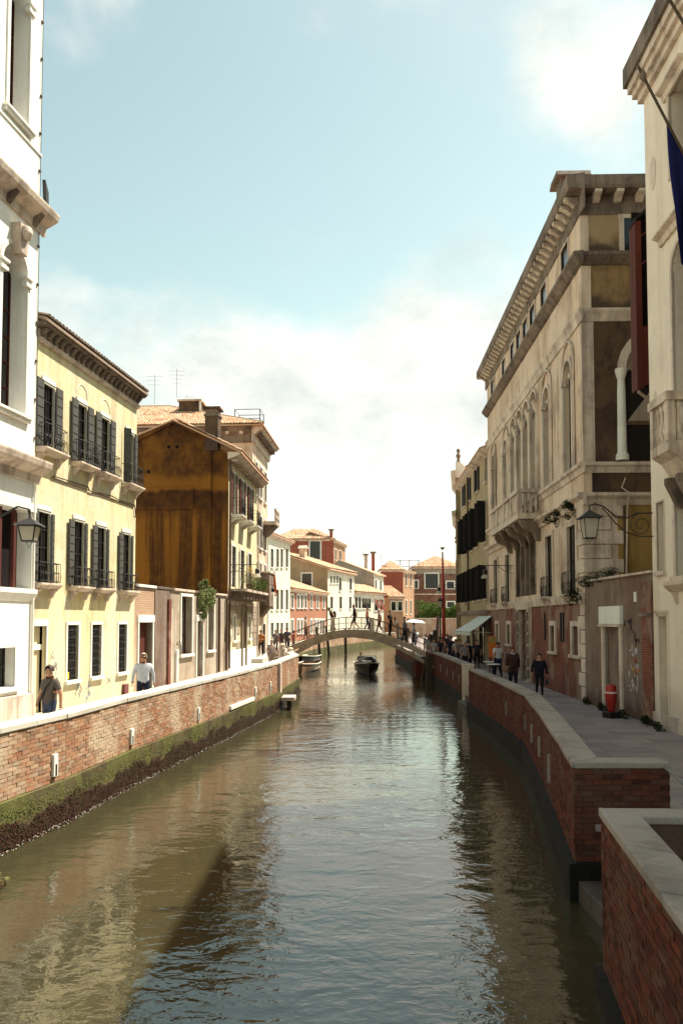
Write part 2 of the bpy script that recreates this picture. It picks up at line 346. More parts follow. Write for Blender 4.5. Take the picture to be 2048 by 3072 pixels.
# left bank (ccw): along the canal edge, then round the back
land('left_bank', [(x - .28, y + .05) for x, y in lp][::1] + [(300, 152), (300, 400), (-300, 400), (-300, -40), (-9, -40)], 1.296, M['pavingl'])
RWA = [(4.85, 11.96), (3.43, 11.96), (4.45, 17.95), (5.26, 23.17), (5.45, 29.0), (5.52, 34.94)]
RWB = [(5.84, 37.8), (5.96, 44.5), (6.03, 51.13), (5.95, 56.6)]
RFAR = [(6.0, 60.2), (5.6, 83), (7.2, 98), (9, 112), (10.6, 130), (11, 150)]
rp = [(4.9, 12.05), (3.55, 12.05)] + [(x + .25, y) for x, y in RWA[2:]] + [(6.6, 35.1), (6.6, 37.6)] + [(x + .25, y) for x, y in RWB] + RFAR
land('right_quay_bed', [(300, 150), (300, -40), (30, -40), (8.2, 4), (4.9, 9.0)][0:4] + [(5.4, 9.0), (4.9, 9.0)] + rp, 1.05, M['joint'])

# paving slabs on the shaded quay, each a stone of its own as far as the joints can be seen
quay = empty('right_quay_paving', (6, 20, 1.05), z0=None); quay['kind'] = 'structure'; quay.location = (0, 0, 0)
def edge_x(pl, y):
    for (x0, y0), (x1, y1) in zip(pl, pl[1:]):
        if min(y0, y1) <= y <= max(y0, y1) and abs(y1 - y0) > .01: return x0 + (x1 - x0) * (y - y0) / (y1 - y0)
    return pl[-1][0]
RED = [(3.43, 11.9)] + RWA[2:] + [(5.8, 38)] + RWB[1:]
slabs = []
y = 12.45; k = 0
while y < 52:
    dy = .62 + .1 * random.random()
    x0 = max(edge_x(RED, y), edge_x(RED, y + dy)) + .44; x1 = 9.6; x = x0 - (.5 * random.random()); 
    while x < x1:
        dx = .75 + .55 * random.random(); a, b = max(x, x0), min(x + dx, x1)
        if b - a > .2: slabs.append((a, b, y, y + dy))
        x += dx
    y += dy
# a strip of kerb stones fills up to the parapet
me_cache = {}
slabs.sort(key=lambda q: q[2])
def slab_box(mb, q):
    t = 1.1 + random.uniform(-.004, .004); g = .007
    mb.box(q[0] + g, q[1] - g, q[2] + g, q[3] - g, 1.06, t)
for i, q in enumerate(slabs):
    if i < 290:
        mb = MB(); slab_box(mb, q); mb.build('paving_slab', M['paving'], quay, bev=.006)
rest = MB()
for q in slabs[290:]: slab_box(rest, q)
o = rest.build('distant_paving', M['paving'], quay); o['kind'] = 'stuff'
mb = MB(); 
for (a, b) in zip(RED, RED[1:]):
    mb.hexa([(a[0] + .3, a[1], 1.0), (a[0] + 1.3, a[1], 1.0), (b[0] + 1.3, b[1], 1.0), (b[0] + .3, b[1], 1.0), (a[0] + .3, a[1], 1.088), (a[0] + 1.3, a[1], 1.088), (b[0] + 1.3, b[1], 1.088), (b[0] + .3, b[1], 1.088)])
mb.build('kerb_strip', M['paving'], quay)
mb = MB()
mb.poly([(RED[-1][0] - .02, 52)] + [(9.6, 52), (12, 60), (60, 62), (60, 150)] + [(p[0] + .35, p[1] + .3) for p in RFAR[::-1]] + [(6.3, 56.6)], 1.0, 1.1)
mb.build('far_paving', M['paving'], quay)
mb = MB(); mb.lathe([(.3, 0), (.3, .006), (.27, .008)], (6.9, 15.4, 1.098), 20); mb.build('manhole_cover', M['rust'], quay)

# ------------------------------------------------------------------ canal walls of single bricks
TH = R(2.75)
def proj(X, Y, Z):
    dz = Z - 4.1; d = Y * math.cos(TH) + dz * math.sin(TH); v = -Y * math.sin(TH) + dz * math.cos(TH)
    return (1024 + 2400 * X / max(d, .01), 1744.7 - 2400 * v / max(d, .01), d)
def offs(pl, d):   # offset polyline to the right of travel by d, mitred
    out = []
    for i, p in enumerate(pl):
        ns = []
        for a, b in ((i - 1, i), (i, i + 1)):
            if a < 0 or b >= len(pl): continue
            t = Vector((pl[b][0] - pl[a][0], pl[b][1] - pl[a][1])).normalized(); ns.append(Vector((t.y, -t.x)))
        n = sum(ns, Vector((0, 0))).normalized(); c = max(.35, n.dot(ns[0]))
        out.append((p[0] + n.x * d / c, p[1] + n.y * d / c))
    return out
def strip(mb, A, B, z0, z1, mi=0):   # solid between two polylines
    for i in range(len(A) - 1):
        q = [A[i], A[i + 1], B[i + 1], B[i]]
        mb.hexa([(*p, z0) for p in q] + [(*p, z1) for p in q], mi)
def brick_variant(k):
    rng = random.Random(k); mb = MB(); j = lambda: rng.uniform(-.006, .006)
    p = [(a * .124 + j(), b * .05 + j() * .5, c * .0325 + j() * .7) for c in (-1, 1) for a, b in ((-1, -1), (1, -1), (1, 1), (-1, 1))]
    return mb.hexa(p)
BV = [brick_variant(k) for k in range(10)]
def canal_wall(label, pl, sgn, zq, ztop, zb, mats, nind, thick=.40, capw=.03, cap_t=.12, stone_len=1.5, foot=(.09, .55), brick_h=.076, group=None):
    """pl: outer (canal) face; sgn +1 when the canal lies right of travel"""
    mbrick, mmort, mcap, mfoot = mats
    root = empty('canal_wall', (pl[0][0], pl[0][1], 0), 0, label, 'wall', group); root.location = (0, 0, 0)
    zc = ztop - cap_t
    f = offs(pl, -sgn * .012); b = offs(pl, -sgn * thick)
    mb = MB(); strip(mb, f, b, zb - .02, zc); mb.build('wall_core', mmort, root)
    mb = MB(); strip(mb, offs(pl, sgn * foot[0]), offs(pl, -sgn * thick), -1.6, zb - .01); mb.build('footing', mfoot, root)
    A = offs(pl, sgn * capw); B = offs(pl, -sgn * (thick + capw))
    for i in range(len(pl) - 1):
        L = math.dist(A[i], A[i + 1]); n = max(1, round(L / stone_len))
        cuts = [0] + sorted((k + random.uniform(-.12, .12)) / n for k in range(1, n)) + [1]
        for k in range(n):
            t0, t1 = cuts[k], cuts[k + 1]; e = .004 / L; t0 += e; t1 -= e
            lp2 = lambda P, Q, t: (P[0] + (Q[0] - P[0]) * t, P[1] + (Q[1] - P[1]) * t)
            q = [lp2(A[i], A[i + 1], t0), lp2(A[i], A[i + 1], t1), lp2(B[i], B[i + 1], t1), lp2(B[i], B[i + 1], t0)]
            dz = random.uniform(-.008, .008); jx = random.uniform(-.008, .008)
            q = [(p[0] + jx, p[1]) for p in q]
            mb = MB(); mb.hexa([(*p, zc + .003) for p in q] + [(*p, ztop + dz) for p in q])
            mb.build('coping_stone', mcap, root, bev=.018)
    # bricks
    pos = []; acc = 0
    n = int((zc - zb) / brick_h); bh = (zc - zb) / n
    for i in range(len(pl) - 1):
        a, c = Vector(pl[i]), Vector(pl[i + 1]); t = (c - a); L = t.length; t.normalize(); ang = math.atan2(t.y, t.x); nn = Vector((t.y, -t.x)) * sgn
        m = max(1, int(L / .262)); st = L / m
        for k in range(n):
            sh = .5 if k % 2 else 0
            for j in range(m + (1 if sh else 0)):
                u = (j + .5 - sh) * st; sc = st / .262
                if u < .05 or u > L - .05:
                    u = min(max(u, .066), L - .066); sc *= .5
                d = random.uniform(-.004, .007) - .05
                p = a + t * u + nn * d
                pos.append((p.x, p.y, zb + (k + .5) * bh, ang + random.uniform(-.012, .012), sc, bh / .076))
    def size(q):
        x, y, d = proj(*q[:3])
        return d if (-15 < x < 2063 and 0 < y < 3087 and d > 0) else 1e3 + abs(d)
    pos.sort(key=size)
    key = mbrick.name
    if key not in me_cache: me_cache[key] = [v.mesh('brick', mbrick) for v in BV]
    for q in pos[:nind]:
        inst('brick', random.choice(me_cache[key]), root, Matrix.Translation(q[:3]) @ Matrix.Rotation(q[3], 4, 'Z') @ Matrix.Diagonal((q[4], 1, q[5], 1)))
    mb = MB()
    for q in pos[nind:]:
        v = random.choice(BV); c, s = math.cos(q[3]), math.sin(q[3])
        mb.add([(q[0] + c * x * q[4] - s * y, q[1] + s * x * q[4] + c * y, q[2] + z * q[5]) for x, y, z in v.v], v.f)
    if mb.v:
        o = mb.build('brick_field', mbrick, root); o['kind'] = 'stuff'
    return root
M['footing'] = stucco('slimy_footing', (.10, .085, .04), (.13, .105, .05), (.03, .02, .012), .6, .4, (.13, .14, .035), .6, rough=.5, bump=.03)
M['footing2'] = stucco('wet_dark_stair_stone', (.10, .08, .07), (.075, .06, .05), (.02, .015, .013), .6, .2, rough=.6)
M['footingR'] = stucco('dark_slimy_footing', (.016, .012, .009), (.012, .009, .007), (.006, .005, .004), .5, .3, rough=.75, bump=.03)
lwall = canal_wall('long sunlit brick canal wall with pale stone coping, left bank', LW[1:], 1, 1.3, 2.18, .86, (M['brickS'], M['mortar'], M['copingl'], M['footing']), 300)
lwall2 = canal_wall('short brick parapet turning from the canal to the bridge foot', [LW[-1], LW2[0]], 1, 1.3, 2.18, .86, (M['brickS'], M['mortar'], M['copingl'], M['footing']), 0)
farw = canal_wall('distant sunlit brick embankment seen under the bridge arch', FARW[:-1], 1, 1.3, 2.0, .9, (M['brickS'], M['mortar'], M['copingl'], M['footing']), 0, brick_h=.2)
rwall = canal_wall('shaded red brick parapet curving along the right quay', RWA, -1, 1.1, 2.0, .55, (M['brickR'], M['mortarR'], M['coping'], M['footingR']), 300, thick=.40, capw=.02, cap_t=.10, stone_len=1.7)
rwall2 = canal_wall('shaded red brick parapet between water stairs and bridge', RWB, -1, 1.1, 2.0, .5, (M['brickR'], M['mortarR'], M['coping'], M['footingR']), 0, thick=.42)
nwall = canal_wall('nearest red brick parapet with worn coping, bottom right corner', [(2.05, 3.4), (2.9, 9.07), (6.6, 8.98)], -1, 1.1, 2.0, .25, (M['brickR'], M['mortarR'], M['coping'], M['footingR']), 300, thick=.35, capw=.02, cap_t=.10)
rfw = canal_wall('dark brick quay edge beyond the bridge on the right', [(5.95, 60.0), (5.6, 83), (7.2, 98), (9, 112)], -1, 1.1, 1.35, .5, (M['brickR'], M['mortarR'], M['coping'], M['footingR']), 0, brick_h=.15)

def along(pl, d):
    for a, b in zip(pl, pl[1:]):
        L = math.dist(a, b)
        if d <= L:
            t = d / L; return (a[0] + (b[0] - a[0]) * t, a[1] + (b[1] - a[1]) * t), math.atan2(b[1] - a[1], b[0] - a[0])
        d -= L
def at_y(pl, y):
    for a, b in zip(pl, pl[1:]):
        if a[1] <= y <= b[1]: return (a[0] + (b[0] - a[0]) * (y - a[1]) / (b[1] - a[1]), y), math.atan2(b[1] - a[1], b[0] - a[0])
# pale drain stones let into the sunny wall, each with a slot
def drain(root, pl, sgn, y, z0, z1, wd, mat, slot=True, name='drain_stone'):
    (x, yy), a = at_y(pl, y); mb = MB()
    mb.obox((x, yy, (z0 + z1) / 2), wd, .11, z1 - z0, a)
    o = mb.build(name, mat, root, bev=.01)
    if slot:
        mb = MB(); n = Vector((math.sin(a), -math.cos(a))) * sgn
        mb.obox((x + n.x * .035, yy + n.y * .035, z0 + (z1 - z0) * .3), wd * .36, .05, (z1 - z0) * .5, a)
        mb.build('slot', M['dark'], o)
for y, z0, z1 in ((16.15, .98, 1.42), (20.2, .98, 1.38), (25.2, .98, 1.36), (32.2, .95, 1.4), (35.0, .95, 1.42)):
    drain(lwall, LW, 1, y, z0, z1, .16, M['stonew'])
(x, yy), a = at_y(LW, 30.2); mb = MB(); mb.obox((x, yy, .98), 3.4, .16, .16, a); mb.build('stone_ledge', M['stonew'], lwall, bev=.02)
(x, yy), a = at_y(LW, 36.9); mb = MB(); mb.obox((x + .02, yy, 1.45), .42, .22, 1.36, a); mb.build('stone_pier', M['stone'], lwall, bev=.015)
for y in (26.1, 22.6, 20.4, 18.3, 15.9): drain(rwall, RWA[1:], -1, y, 1.0 if y > 16 else .9, 1.46, .06, M['coping'], False, 'anchor_stone')
for y in (40, 42.6, 45.4, 48.6): drain(rwall2, RWB, -1, y, .95, 1.40, .06, M['coping'], False, 'anchor_stone')
mb = MB(); mb.box(5.66, 6.16, 37.35, 37.85, .2, 2.03); mb.build('stone_pier', M['stone'], rwall2, bev=.02)
mb = MB(); mb.box(5.5, 5.86, 52.2, 52.7, -.8, 1.9); mb.build('fender_timber', M['pole'], rwall2, bev=.02)
# landing stones
st = tag(MB().box(-2.72, -2.12, 36.5, 37.7, .42, .60).build('landing_stone', M['stone'], bev=.02), 'stone landing slab jutting over the water from the sunny wall', 'landing stone')
mb = MB(); mb.box(-2.5, -2.3, 36.9, 37.2, -1, .42); mb.build('support_post', M['pole'], st)
wst = empty('water_stairs', (3.5, 10.4, 0), 0, 'wet stone stairs down to the water between two brick parapets', 'stairs'); wst.location = (0, 0, 0)
for i in range(5):
    mb = MB(); mb.box(3.45 + i * .34, 5.0, 9.08, 11.94, -.5 if i == 0 else .10 + i * .2, .30 + i * .2 - .005); mb.build('step', M['footing2'], wst, bev=.015)
wst2 = empty('water_stairs', (5.6, 36, 0), 0, 'dark water stairs in the gap of the right parapet', 'stairs'); wst2.location = (0, 0, 0)
for i in range(4):
    mb = MB(); mb.box(5.42 + i * .32, 7.0, 35.02, 37.72, -.5 if i == 0 else .10 + i * .25, .35 + i * .25 - .005); mb.build('step', M['footing2'], wst2, bev=.015)
hr = empty('handrail', (4.75, 10.5, 1.1), 0, 'grey iron handrail beside the nearest water stairs', 'handrail', z0=1.1); hr.location = (0, 0, 1.1)
MB().tube([(4.78, 12.02, 1.93), (4.74, 11.6, 1.90), (4.8, 9.1, 1.36)], .022, 8).build('rail', M['brick_lead'], hr)
for y, zz in ((11.0, 1.77), (10.6, 1.69), (9.6, 1.47)):
    MB().tube([(4.77, y, zz), (4.8, y - .12, 1.05)], .03, 6).build('baluster', M['iron'], hr)

# weed, algae and barnacles on the sunny footing
def fringe(name, label, pl, n, z0, z1, out, ln, wd, mat, seed, droop=.6):
    rng = random.Random(seed); mb = MB(); T = sum(math.dist(a, b) for a, b in zip(pl, pl[1:]))
    for _ in range(n):
        d = T * rng.random() ** 1.35; (x, y), a = along(pl, d); nn = Vector((math.sin(a), -math.cos(a), 0)); t = Vector((math.cos(a), math.sin(a), 0))
        wv = .5 + .25 * math.sin(d * 1.9 + seed) + .15 * math.sin(d * 5.3 + seed * 2) + .1 * math.sin(d * 11.7)
        z = z0 + (z1 - z0) * rng.random() ** (1.25 if seed == 1 else .8) * (.62 + .5 * wv); o = out + .05 * (1 - (z - z0) / (z1 - z0 + 1e-6))
        p = Vector((x, y, z)) + nn * o
        for _k in range(2):
            l = ln * rng.uniform(.5, 1.3); ww = wd * rng.uniform(.5, 1.3)
            tip = p + nn * (l * rng.uniform(.15, .7)) + Vector((0, 0, -l * droop * rng.uniform(.4, 1.3))) + t * (l * rng.uniform(-.6, .6))
            mid = (p + tip) / 2 + nn * (l * .22)
            mb.add([p - t * ww, p + t * ww, mid + t * ww * .9, mid - t * ww * .9, tip], ((0, 1, 2, 3), (3, 2, 4)))
    return tag(mb.build(name, mat), label, 'seaweed' if 'weed' in name else 'algae', kind='stuff')
fringe('seaweed', 'brown red seaweed hanging along the waterline of the sunny wall', LW[1:], 24000, -.02, .56, .095, .06, .010, M['weed'], 1)
fringe('algae', 'bright green algae band on the footing of the sunny wall', LW[1:], 8000, .44, .88, .06, .032, .010, M['algae'], 2, .45)
fringe('barnacles', 'pale barnacle crust dotted just above the water', LW[1:], 900, .02, .10, .20, .018, .009, M['shell'], 3)
rk = empty('landing_rock', (-5.6, 12.5, 0), 0, 'seaweed covered stone step awash at the left edge', 'rock')
mb = MB(); mb.box(-.75, .35, -.5, .4, -.8, .03).box(-.9, .15, -.3, .55, -.8, .06); mb.build('stone', M['footing'], rk)
mb = MB(); rng = random.Random(5)
for _ in range(1600):
    a = rng.uniform(0, 6.28); r = rng.random() ** .5 * 1.1; p = Vector((r * math.cos(a) * .62 - .25, r * math.sin(a) * .48, .09 - .06 * r)); l = rng.uniform(.03, .1)
    d = Vector((rng.uniform(-1, 1), rng.uniform(-1, 1), .3)) * l; q = Vector((-d.y, d.x, 0)) * .25
    mb.add([p - q, p + q, p + d], ((0, 1, 2),))
o = mb.build('seaweed_mat', M['weed'], rk); o['kind'] = 'stuff'
# ------------------------------------------------------------------ building kit.  local x along the front, y into the house, z = world height
def bld(name, label, P0, P1, zb=1.2, cat='house', group=None):
    a = math.atan2(P1[1] - P0[1], P1[0] - P0[0])
    r = empty(name, (P0[0], P0[1], zb), a, label, cat, group, z0=zb)
    return r, math.dist(P0, P1)
def arc(x0, x1, z1, n=10):
    r = (x1 - x0) / 2; c = (x0 + x1) / 2
    return [(c - r * math.cos(math.pi * i / n), z1 - r + r * math.sin(math.pi * i / n)) for i in range(n + 1)]
def wall(root, L, z0, z1, holes, mat, dep=.25, D=8, name='wall', shell=True, x0=0., y=0.):
    """front with real openings (x0,x1,za,zb[,'arch']), reveals, and the other three sides"""
    mb = MB()
    xs = sorted({x0, L, *[h[0] for h in holes], *[h[1] for h in holes]}); zs = sorted({z0, z1, *[h[2] for h in holes], *[h[3] for h in holes]})
    xs = [x for x in xs if x0 <= x <= L]; zs = [z for z in zs if z0 <= z <= z1]
    for a, b in zip(xs, xs[1:]):
        for c, d in zip(zs, zs[1:]):
            mx, mz = (a + b) / 2, (c + d) / 2
            if any(h[0] < mx < h[1] and h[2] < mz < h[3] for h in holes): continue
            mb.quad((a, y, c), (b, y, c), (b, y, d), (a, y, d))
    e = y + dep
    for h in holes:
        a, b, c, d = h[:4]
        if len(h) > 4:
            P = arc(a, b, d); sp = P[0][1]
            for p, q in zip(P, P[1:]):
                if max(p[1], q[1]) < d - 1e-6 or True:
                    mb.quad((p[0], y, p[1]), (q[0], y, q[1]), (q[0], y, d + 1e-4), (p[0], y, d + 1e-4))
                mb.quad((p[0], y, p[1]), (p[0], e, p[1]), (q[0], e, q[1]), (q[0], y, q[1]))
        else:
            sp = d; mb.quad((a, y, d), (a, e, d), (b, e, d), (b, y, d))
        mb.quad((a, y, c), (a, e, c), (a, e, sp), (a, y, sp)); mb.quad((b, y, sp), (b, e, sp), (b, e, c), (b, y, c)); mb.quad((a, y, c), (b, y, c), (b, e, c), (a, e, c))
    if shell:
        mb.quad((x0, y, z0), (x0, y, z1), (x0, D, z1), (x0, D, z0)); mb.quad((L, y, z0), (L, D, z0), (L, D, z1), (L, y, z1)); mb.quad((x0, D, z0), (x0, D, z1), (L, D, z1), (L, D, z0))
        mb.quad((x0, y + .001, z1), (L, y + .001, z1), (L, D, z1), (x0, D, z1))
    return mb.build(name, mat, root)
def window(root, h, frame=.12, proud=.04, fmat=None, dep=.25, sill=True, bars=(1, 3), pmat=None, barmat=None, y=0., name='window', head=None, lintel=False):
    """stone surround + pane + glazing bars in one opening"""
    a, b, c, d = h[:4]; fmat = fmat or M['stonew']; mb = MB(); f = frame
    if len(h) > 4:
        P = arc(a, b, d, 12); Q = arc(a - f, b + f, d + f, 12)
        for i in range(12):
            p, q, s, t = P[i], P[i + 1], Q[i + 1], Q[i]
            mb.hexa([(p[0], y - proud, p[1]), (q[0], y - proud, q[1]), (s[0], y - proud, s[1]), (t[0], y - proud, t[1]), (p[0], y + .03, p[1]), (q[0], y + .03, q[1]), (s[0], y + .03, s[1]), (t[0], y + .03, t[1])])
        sp = P[0][1]
        mb.box(a - f, a, y - proud, y + .03, c, sp); mb.box(b, b + f, y - proud, y + .03, c, sp)
    else:
        mb.box(a - f, a, y - proud, y + .03, c, d); mb.box(b, b + f, y - proud, y + .03, c, d); mb.box(a - f, b + f, y - proud - .002, y + .03, d, d + f)
    o = mb.build(name, fmat, root)
    if sill: MB().box(a - f - .05, b + f + .05, y - proud - .08, y + .05, c - .12, c).build('sill', fmat, o, bev=.008)
    e = y + dep - .03; mb = MB()
    if len(h) > 4: mb.poly([(a, c), (b, c)] + arc(a, b, d)[::-1], e, e + .02, 'y')
    else: mb.box(a, b, e, e + .02, c, d)
    mb.build('pane', pmat or M['glass'], o)
    if bars:
        mb = MB(); nx, nz = bars; bm = barmat or M['shutter']
        for i in range(nx + 2):
            x = a + (b - a) * i / (nx + 1); mb.box(max(a, x - .025), min(b, x + .025), e - .035, e - .002, c, d - (0 if len(h) < 5 else (b - a) * .18))
        for i in range(nz + 1):
            z = c + (d - c) * i / (nz + 1) * (1 if len(h) < 5 else .8); mb.box(a + .03, b - .03, e - .03, e - .004, z, z + .04)
        mb.build('glazing_bars', bm, o)
    return o
def shutter(root, x0, x1, z0, z1, n=6, mat=None, y=-.05, ang=0, hinge=None, name='shutter'):
    """a panelled leaf folded back on the wall (or swung by ang about its hinge side)"""
    mat = mat or M['shutterg']; w = x1 - x0
    o = MB()
    def bx(mb, a, b, y0, y1, c, d):
        if not ang: return mb.box(a, b, y0, y1, c, d)
        hx = x0 if hinge == 'l' else x1; ca, sa = math.cos(ang), math.sin(ang)
        P = []
        for zz in (c, d):
            for (px, py) in ((a, y0), (b, y0), (b, y1), (a, y1)):
                dx, dy = px - hx, py - y; P.append((hx + dx * ca - dy * sa, y + dx * sa + dy * ca, zz))
        return mb.hexa(P)
    bx(o, x0, x1, y - .012, y + .012, z0, z1)
    o = o.build(name, mat, root)
    h = (z1 - z0) / n
    for i in range(n):
        mb = MB(); bx(mb, x0 + .03, x1 - .03, y - .026, y - .013, z0 + i * h + .018, z0 + (i + 1) * h - .018); mb.build('panel', mat, o)
    return o
def iron_balcony(root, x0, x1, z, h, dep, mat=None, slab=True, bars=9, bow=.06, smat=None):
    o = MB(); smat = smat or M['stonew']
    o.poly([(.0, z - .16), (-dep * .75, z - .16), (-dep - .02, z - .07), (-dep - .06, z - .06), (-dep - .06, z), (.0, z)], x0, x1, 'x')
    o = o.build('balcony', smat, root, bev=.008)
    for x in (x0 + .1, x1 - .24):
        mb = MB(); mb.poly([(0, z - .46), (-.07, z - .42), (-dep * .45, z - .28), (-dep * .8, z - .2), (-dep * .8, z - .165), (0, z - .165)], x, x + .14, 'x'); mb.build('bracket', smat, o)
    mb = MB(); r = .011; P = []
    n = bars
    path = [(x0 + .04, 0)] + [(x0 + .04, -dep + .03)] + [(x0 + .04 + (x1 - x0 - .08) * i / n, -dep + .03 - bow * math.sin(math.pi * i / n)) for i in range(1, n)] + [(x1 - .04, -dep + .03), (x1 - .04, 0)]
    for zz in (z + .06, z + h * .55, z + h): mb.tube([(x, y, zz) for x, y in path], .014 if zz > z + h - .01 else .009, 5)
    for i, (x, y) in enumerate(path[1:-1]): mb.tube([(x, y, z), (x, y - .03, z + h * .3), (x, y, z + h)], .009, 4)
    for i, ((x, y), (X, Y)) in enumerate(zip(path[1:-2], path[2:-1])):   # scrollwork between the bars
        mb.tube([(x + (X - x) * (.5 + .38 * math.cos(t)), y + (Y - y) * .5 - .012, z + h * .3 + .13 * h * math.sin(t) * 1.6) for t in [k * math.pi / 4 for k in range(9)]], .007, 4)
    for x in (x0 + .04, x1 - .04): mb.tube([(x, -dep * .5, z), (x, -dep * .5, z + h)], .009, 4)
    mb.build('railing', mat or M['iron'], o)
    return o
def cornice(root, L, prof, mat, x0=0., name='cornice'):
    return MB().poly(prof, x0, L, 'x').build(name, mat, root)
def tile_plane(root, O, a, b, A, lo, hi, nind=0, w=.21, ln=.42, mat=None, seed=0, name='roof_tile'):
    """barrel tiles on a sloping plane: O corner, unit vectors a (along the eave) and b (up the slope); lo/hi give the covered range at a position"""
    rng = random.Random(seed); mat = mat or M['tile']; a = Vector(a).normalized(); b = Vector(b).normalized(); n = a.cross(b).normalized()
    if n.z < 0: n = -n
    pos = []; k = int(A / w)
    for i in range(k):
        t = (i + .5) * A / k; l, h = lo(t), hi(t); s = l
        while s < h - .04:
            pos.append((t + rng.uniform(-.012, .012), s, min(ln + .06, h - s + .05))); s += ln
    def one(mb, t, s, l):
        B = []
        for e, (ss, rr, dz) in enumerate(((s, .55, .055), (s + l, .46, .02))):
            c = Vector(O) + a * t + b * ss
            for j in range(5):
                q = math.pi * j / 4; B.append(c + a * (-math.cos(q) * w * rr) + n * (math.sin(q) * w * .42 + dz - .03))
        mb.add(B, [(j, j + 1, j + 6, j + 5) for j in range(4)] + [(4, 3, 2, 1, 0)])
    Mw = root.matrix_world
    z0 = Z0.get(root.name, 0)
    pos.sort(key=lambda p: -p[1] * 0 + (Vector(O) + a * p[0] + b * p[1]).length * 0 + p[1])
    for p in pos[:nind]:
        mb = MB(); one(mb, *p); mb.build(name, mat, root)
    mb = MB()
    for p in pos[nind:]: one(mb, *p)
    if mb.v:
        o = mb.build('tile_field', mat, root); o['kind'] = 'stuff'
def roof_quad(root, pts, mat, name='roof', th=.1):
    mb = MB(); n = len(pts); mb.add([*pts, *[(x, y, z - th) for x, y, z in pts]], [tuple(range(n)), tuple(range(2 * n - 1, n - 1, -1))] + [((i + 1) % n, i, n + i, n + (i + 1) % n) for i in range(n)])
    return mb.build(name, mat, root)
def downpipe(root, x, z0, z1, mat=None, y=-.08, r=.045):
    return MB().tube([(x, y, z0), (x, y, z1)], r, 8).build('downpipe', mat or M['rust'], root)
def leaves(n, boxes, size, seed, mb=None, flat=.6):
    size *= .72; n = int(n * 1.7)
    rng = random.Random(seed); mb = mb or MB()
    for _ in range(n):
        c, r = rng.choice(boxes)
        while 1:
            p = Vector((rng.uniform(-1, 1), rng.uniform(-1, 1), rng.uniform(-1, 1)))
            if p.length < 1: break
        p = p * (p.length ** -.35 if p.length > .05 else 1); p = Vector((c[0] + p.x * r[0], c[1] + p.y * r[1], c[2] + p.z * r[2]))
        d = Vector((rng.gauss(0, 1), rng.gauss(0, 1), rng.gauss(0, flat))).normalized() * size * rng.uniform(.6, 1.4); q = d.cross(Vector((rng.gauss(0, 1), rng.gauss(0, 1), rng.gauss(0, 1)))).normalized() * d.length * .5
        mb.add([p - d, p + q * .8, p + d, p - q * .8], ((0, 1, 2, 3),))
    return mb

# ================================================================== left bank
# --- white palazzo at the left edge; x=0 is its far corner (local x runs towards the camera side when seen from the water, so keep far end at L)
P_far = (-9.0, 23.3); P_near = (-9.0 - .15 * 16, 7.3)
root, L = bld('white_palazzo', 'tall bright white palazzo with arched windows, cut by the left edge', P_near, P_far, 1.3, 'palazzo')
u = lambda a, b: (L - b, L - a)          # measured from the far corner
holes = [(*u(.72, 1.75), 18.35, 22.6, 'arch'), (*u(.62, 1.88), 9.95, 14.62, 'arch'), (*u(.10, 3.4), 5.0, 7.22), (*u(.86, 2.1), 2.24, 3.34)]
for k in range(1, 4): holes += [(*u(.72 + 3.4 * k, 1.75 + 3.4 * k), 18.35, 22.6, 'arch'), (*u(.62 + 3.4 * k, 1.88 + 3.4 * k), 9.95, 14.62, 'arch'), (*u(.9 + 3.4 * k, 2.1 + 3.4 * k), 2.24, 3.34)]
wall(root, L, 1.3, 27, holes, M['white'], .55, 9)
for h in holes:
    if len(h) > 4:
        wn = window(root, h, .13, .05, M['stonew'], .55, False, (1, 4), None, M['redwood'])
        a, b = h[0], h[1]; sp = h[3] - (b - a) / 2
        for x in (a, b):     # impost blocks of the arch
            MB().box(x - .17, x + .17, -.11, .05, sp - .30, sp - .20).box(x - .14, x + .14, -.08, .05, sp - .20, sp - .08).box(x - .19, x + .19, -.14, .05, sp - .08, sp).build('impost', M['stonew'], wn)
        MB().box(a - .25, b + .25, -.16, .05, h[2] - .10, h[2] - .02).box(a - .2, b + .2, -.11, .04, h[2] - .2, h[2] - .10).build('sill', M['stonew'], wn, bev=.01)
    elif h[3] < 4: window(root, h, .13, .02, M['stonew'], .35, True, (1, 1))
    else:
        MB().box(h[0], h[1], .45, .47, h[2], h[3]).build('dark_interior', M['dark'], root)
        for t in (.30, .78): MB().box(h[1] - 1.5 * (t + .2), h[1] - 1.5 * (t + .2) + .12, .1, .2, h[2], h[3]).build('loggia_post', M['door'], root)
# keystone head over the middle arch
kc = (holes[1][0] + holes[1][1]) / 2
mb = MB(); mb.poly([(kc - .16, 14.35), (kc + .16, 14.35), (kc + .24, 15.2), (kc - .24, 15.2)], -.3, .02, 'y'); mb.lathe([(.0, -.2), (.13, -.16), (.2, 0), (.17, .16), (.05, .22)], (kc, -.32, 14.95), 10)
mb.build('carved_keystone', M['stone'], root, bev=.02)
for (z, d, t) in ((16.22, .52, .62), (8.72, .46, .62)):
    prof = [(.02, z - t), (-.07, z - t), (-.10, z - t * .62), (-d * .8, z - t * .38), (-d * .92, z - t * .3), (-d, z - t * .08), (-d, z), (.02, z + .05)]
    c = cornice(root, L + d * .5, prof, M['stone'])
    for k in range(5 if z > 10 else 0):
        x = L - .4 - k * 1.35; MB().poly([(-.07, z - t), (-d * .7, z - .26), (-d * .7, z - .23), (-.07, z - .23)], x - .1, x + .1, 'x').build('bracket', M['stoned'], c)
cornice(root, L + .06, [(.01, 7.24), (-.07, 7.24), (-.07, 7.48), (.01, 7.5)], M['stonew'], name='string_course')
cornice(root, L + .05, [(.01, 4.62), (-.05, 4.66), (-.14, 4.86), (-.14, 4.98), (.01, 5.0)], M['stonew'], name='string_course')
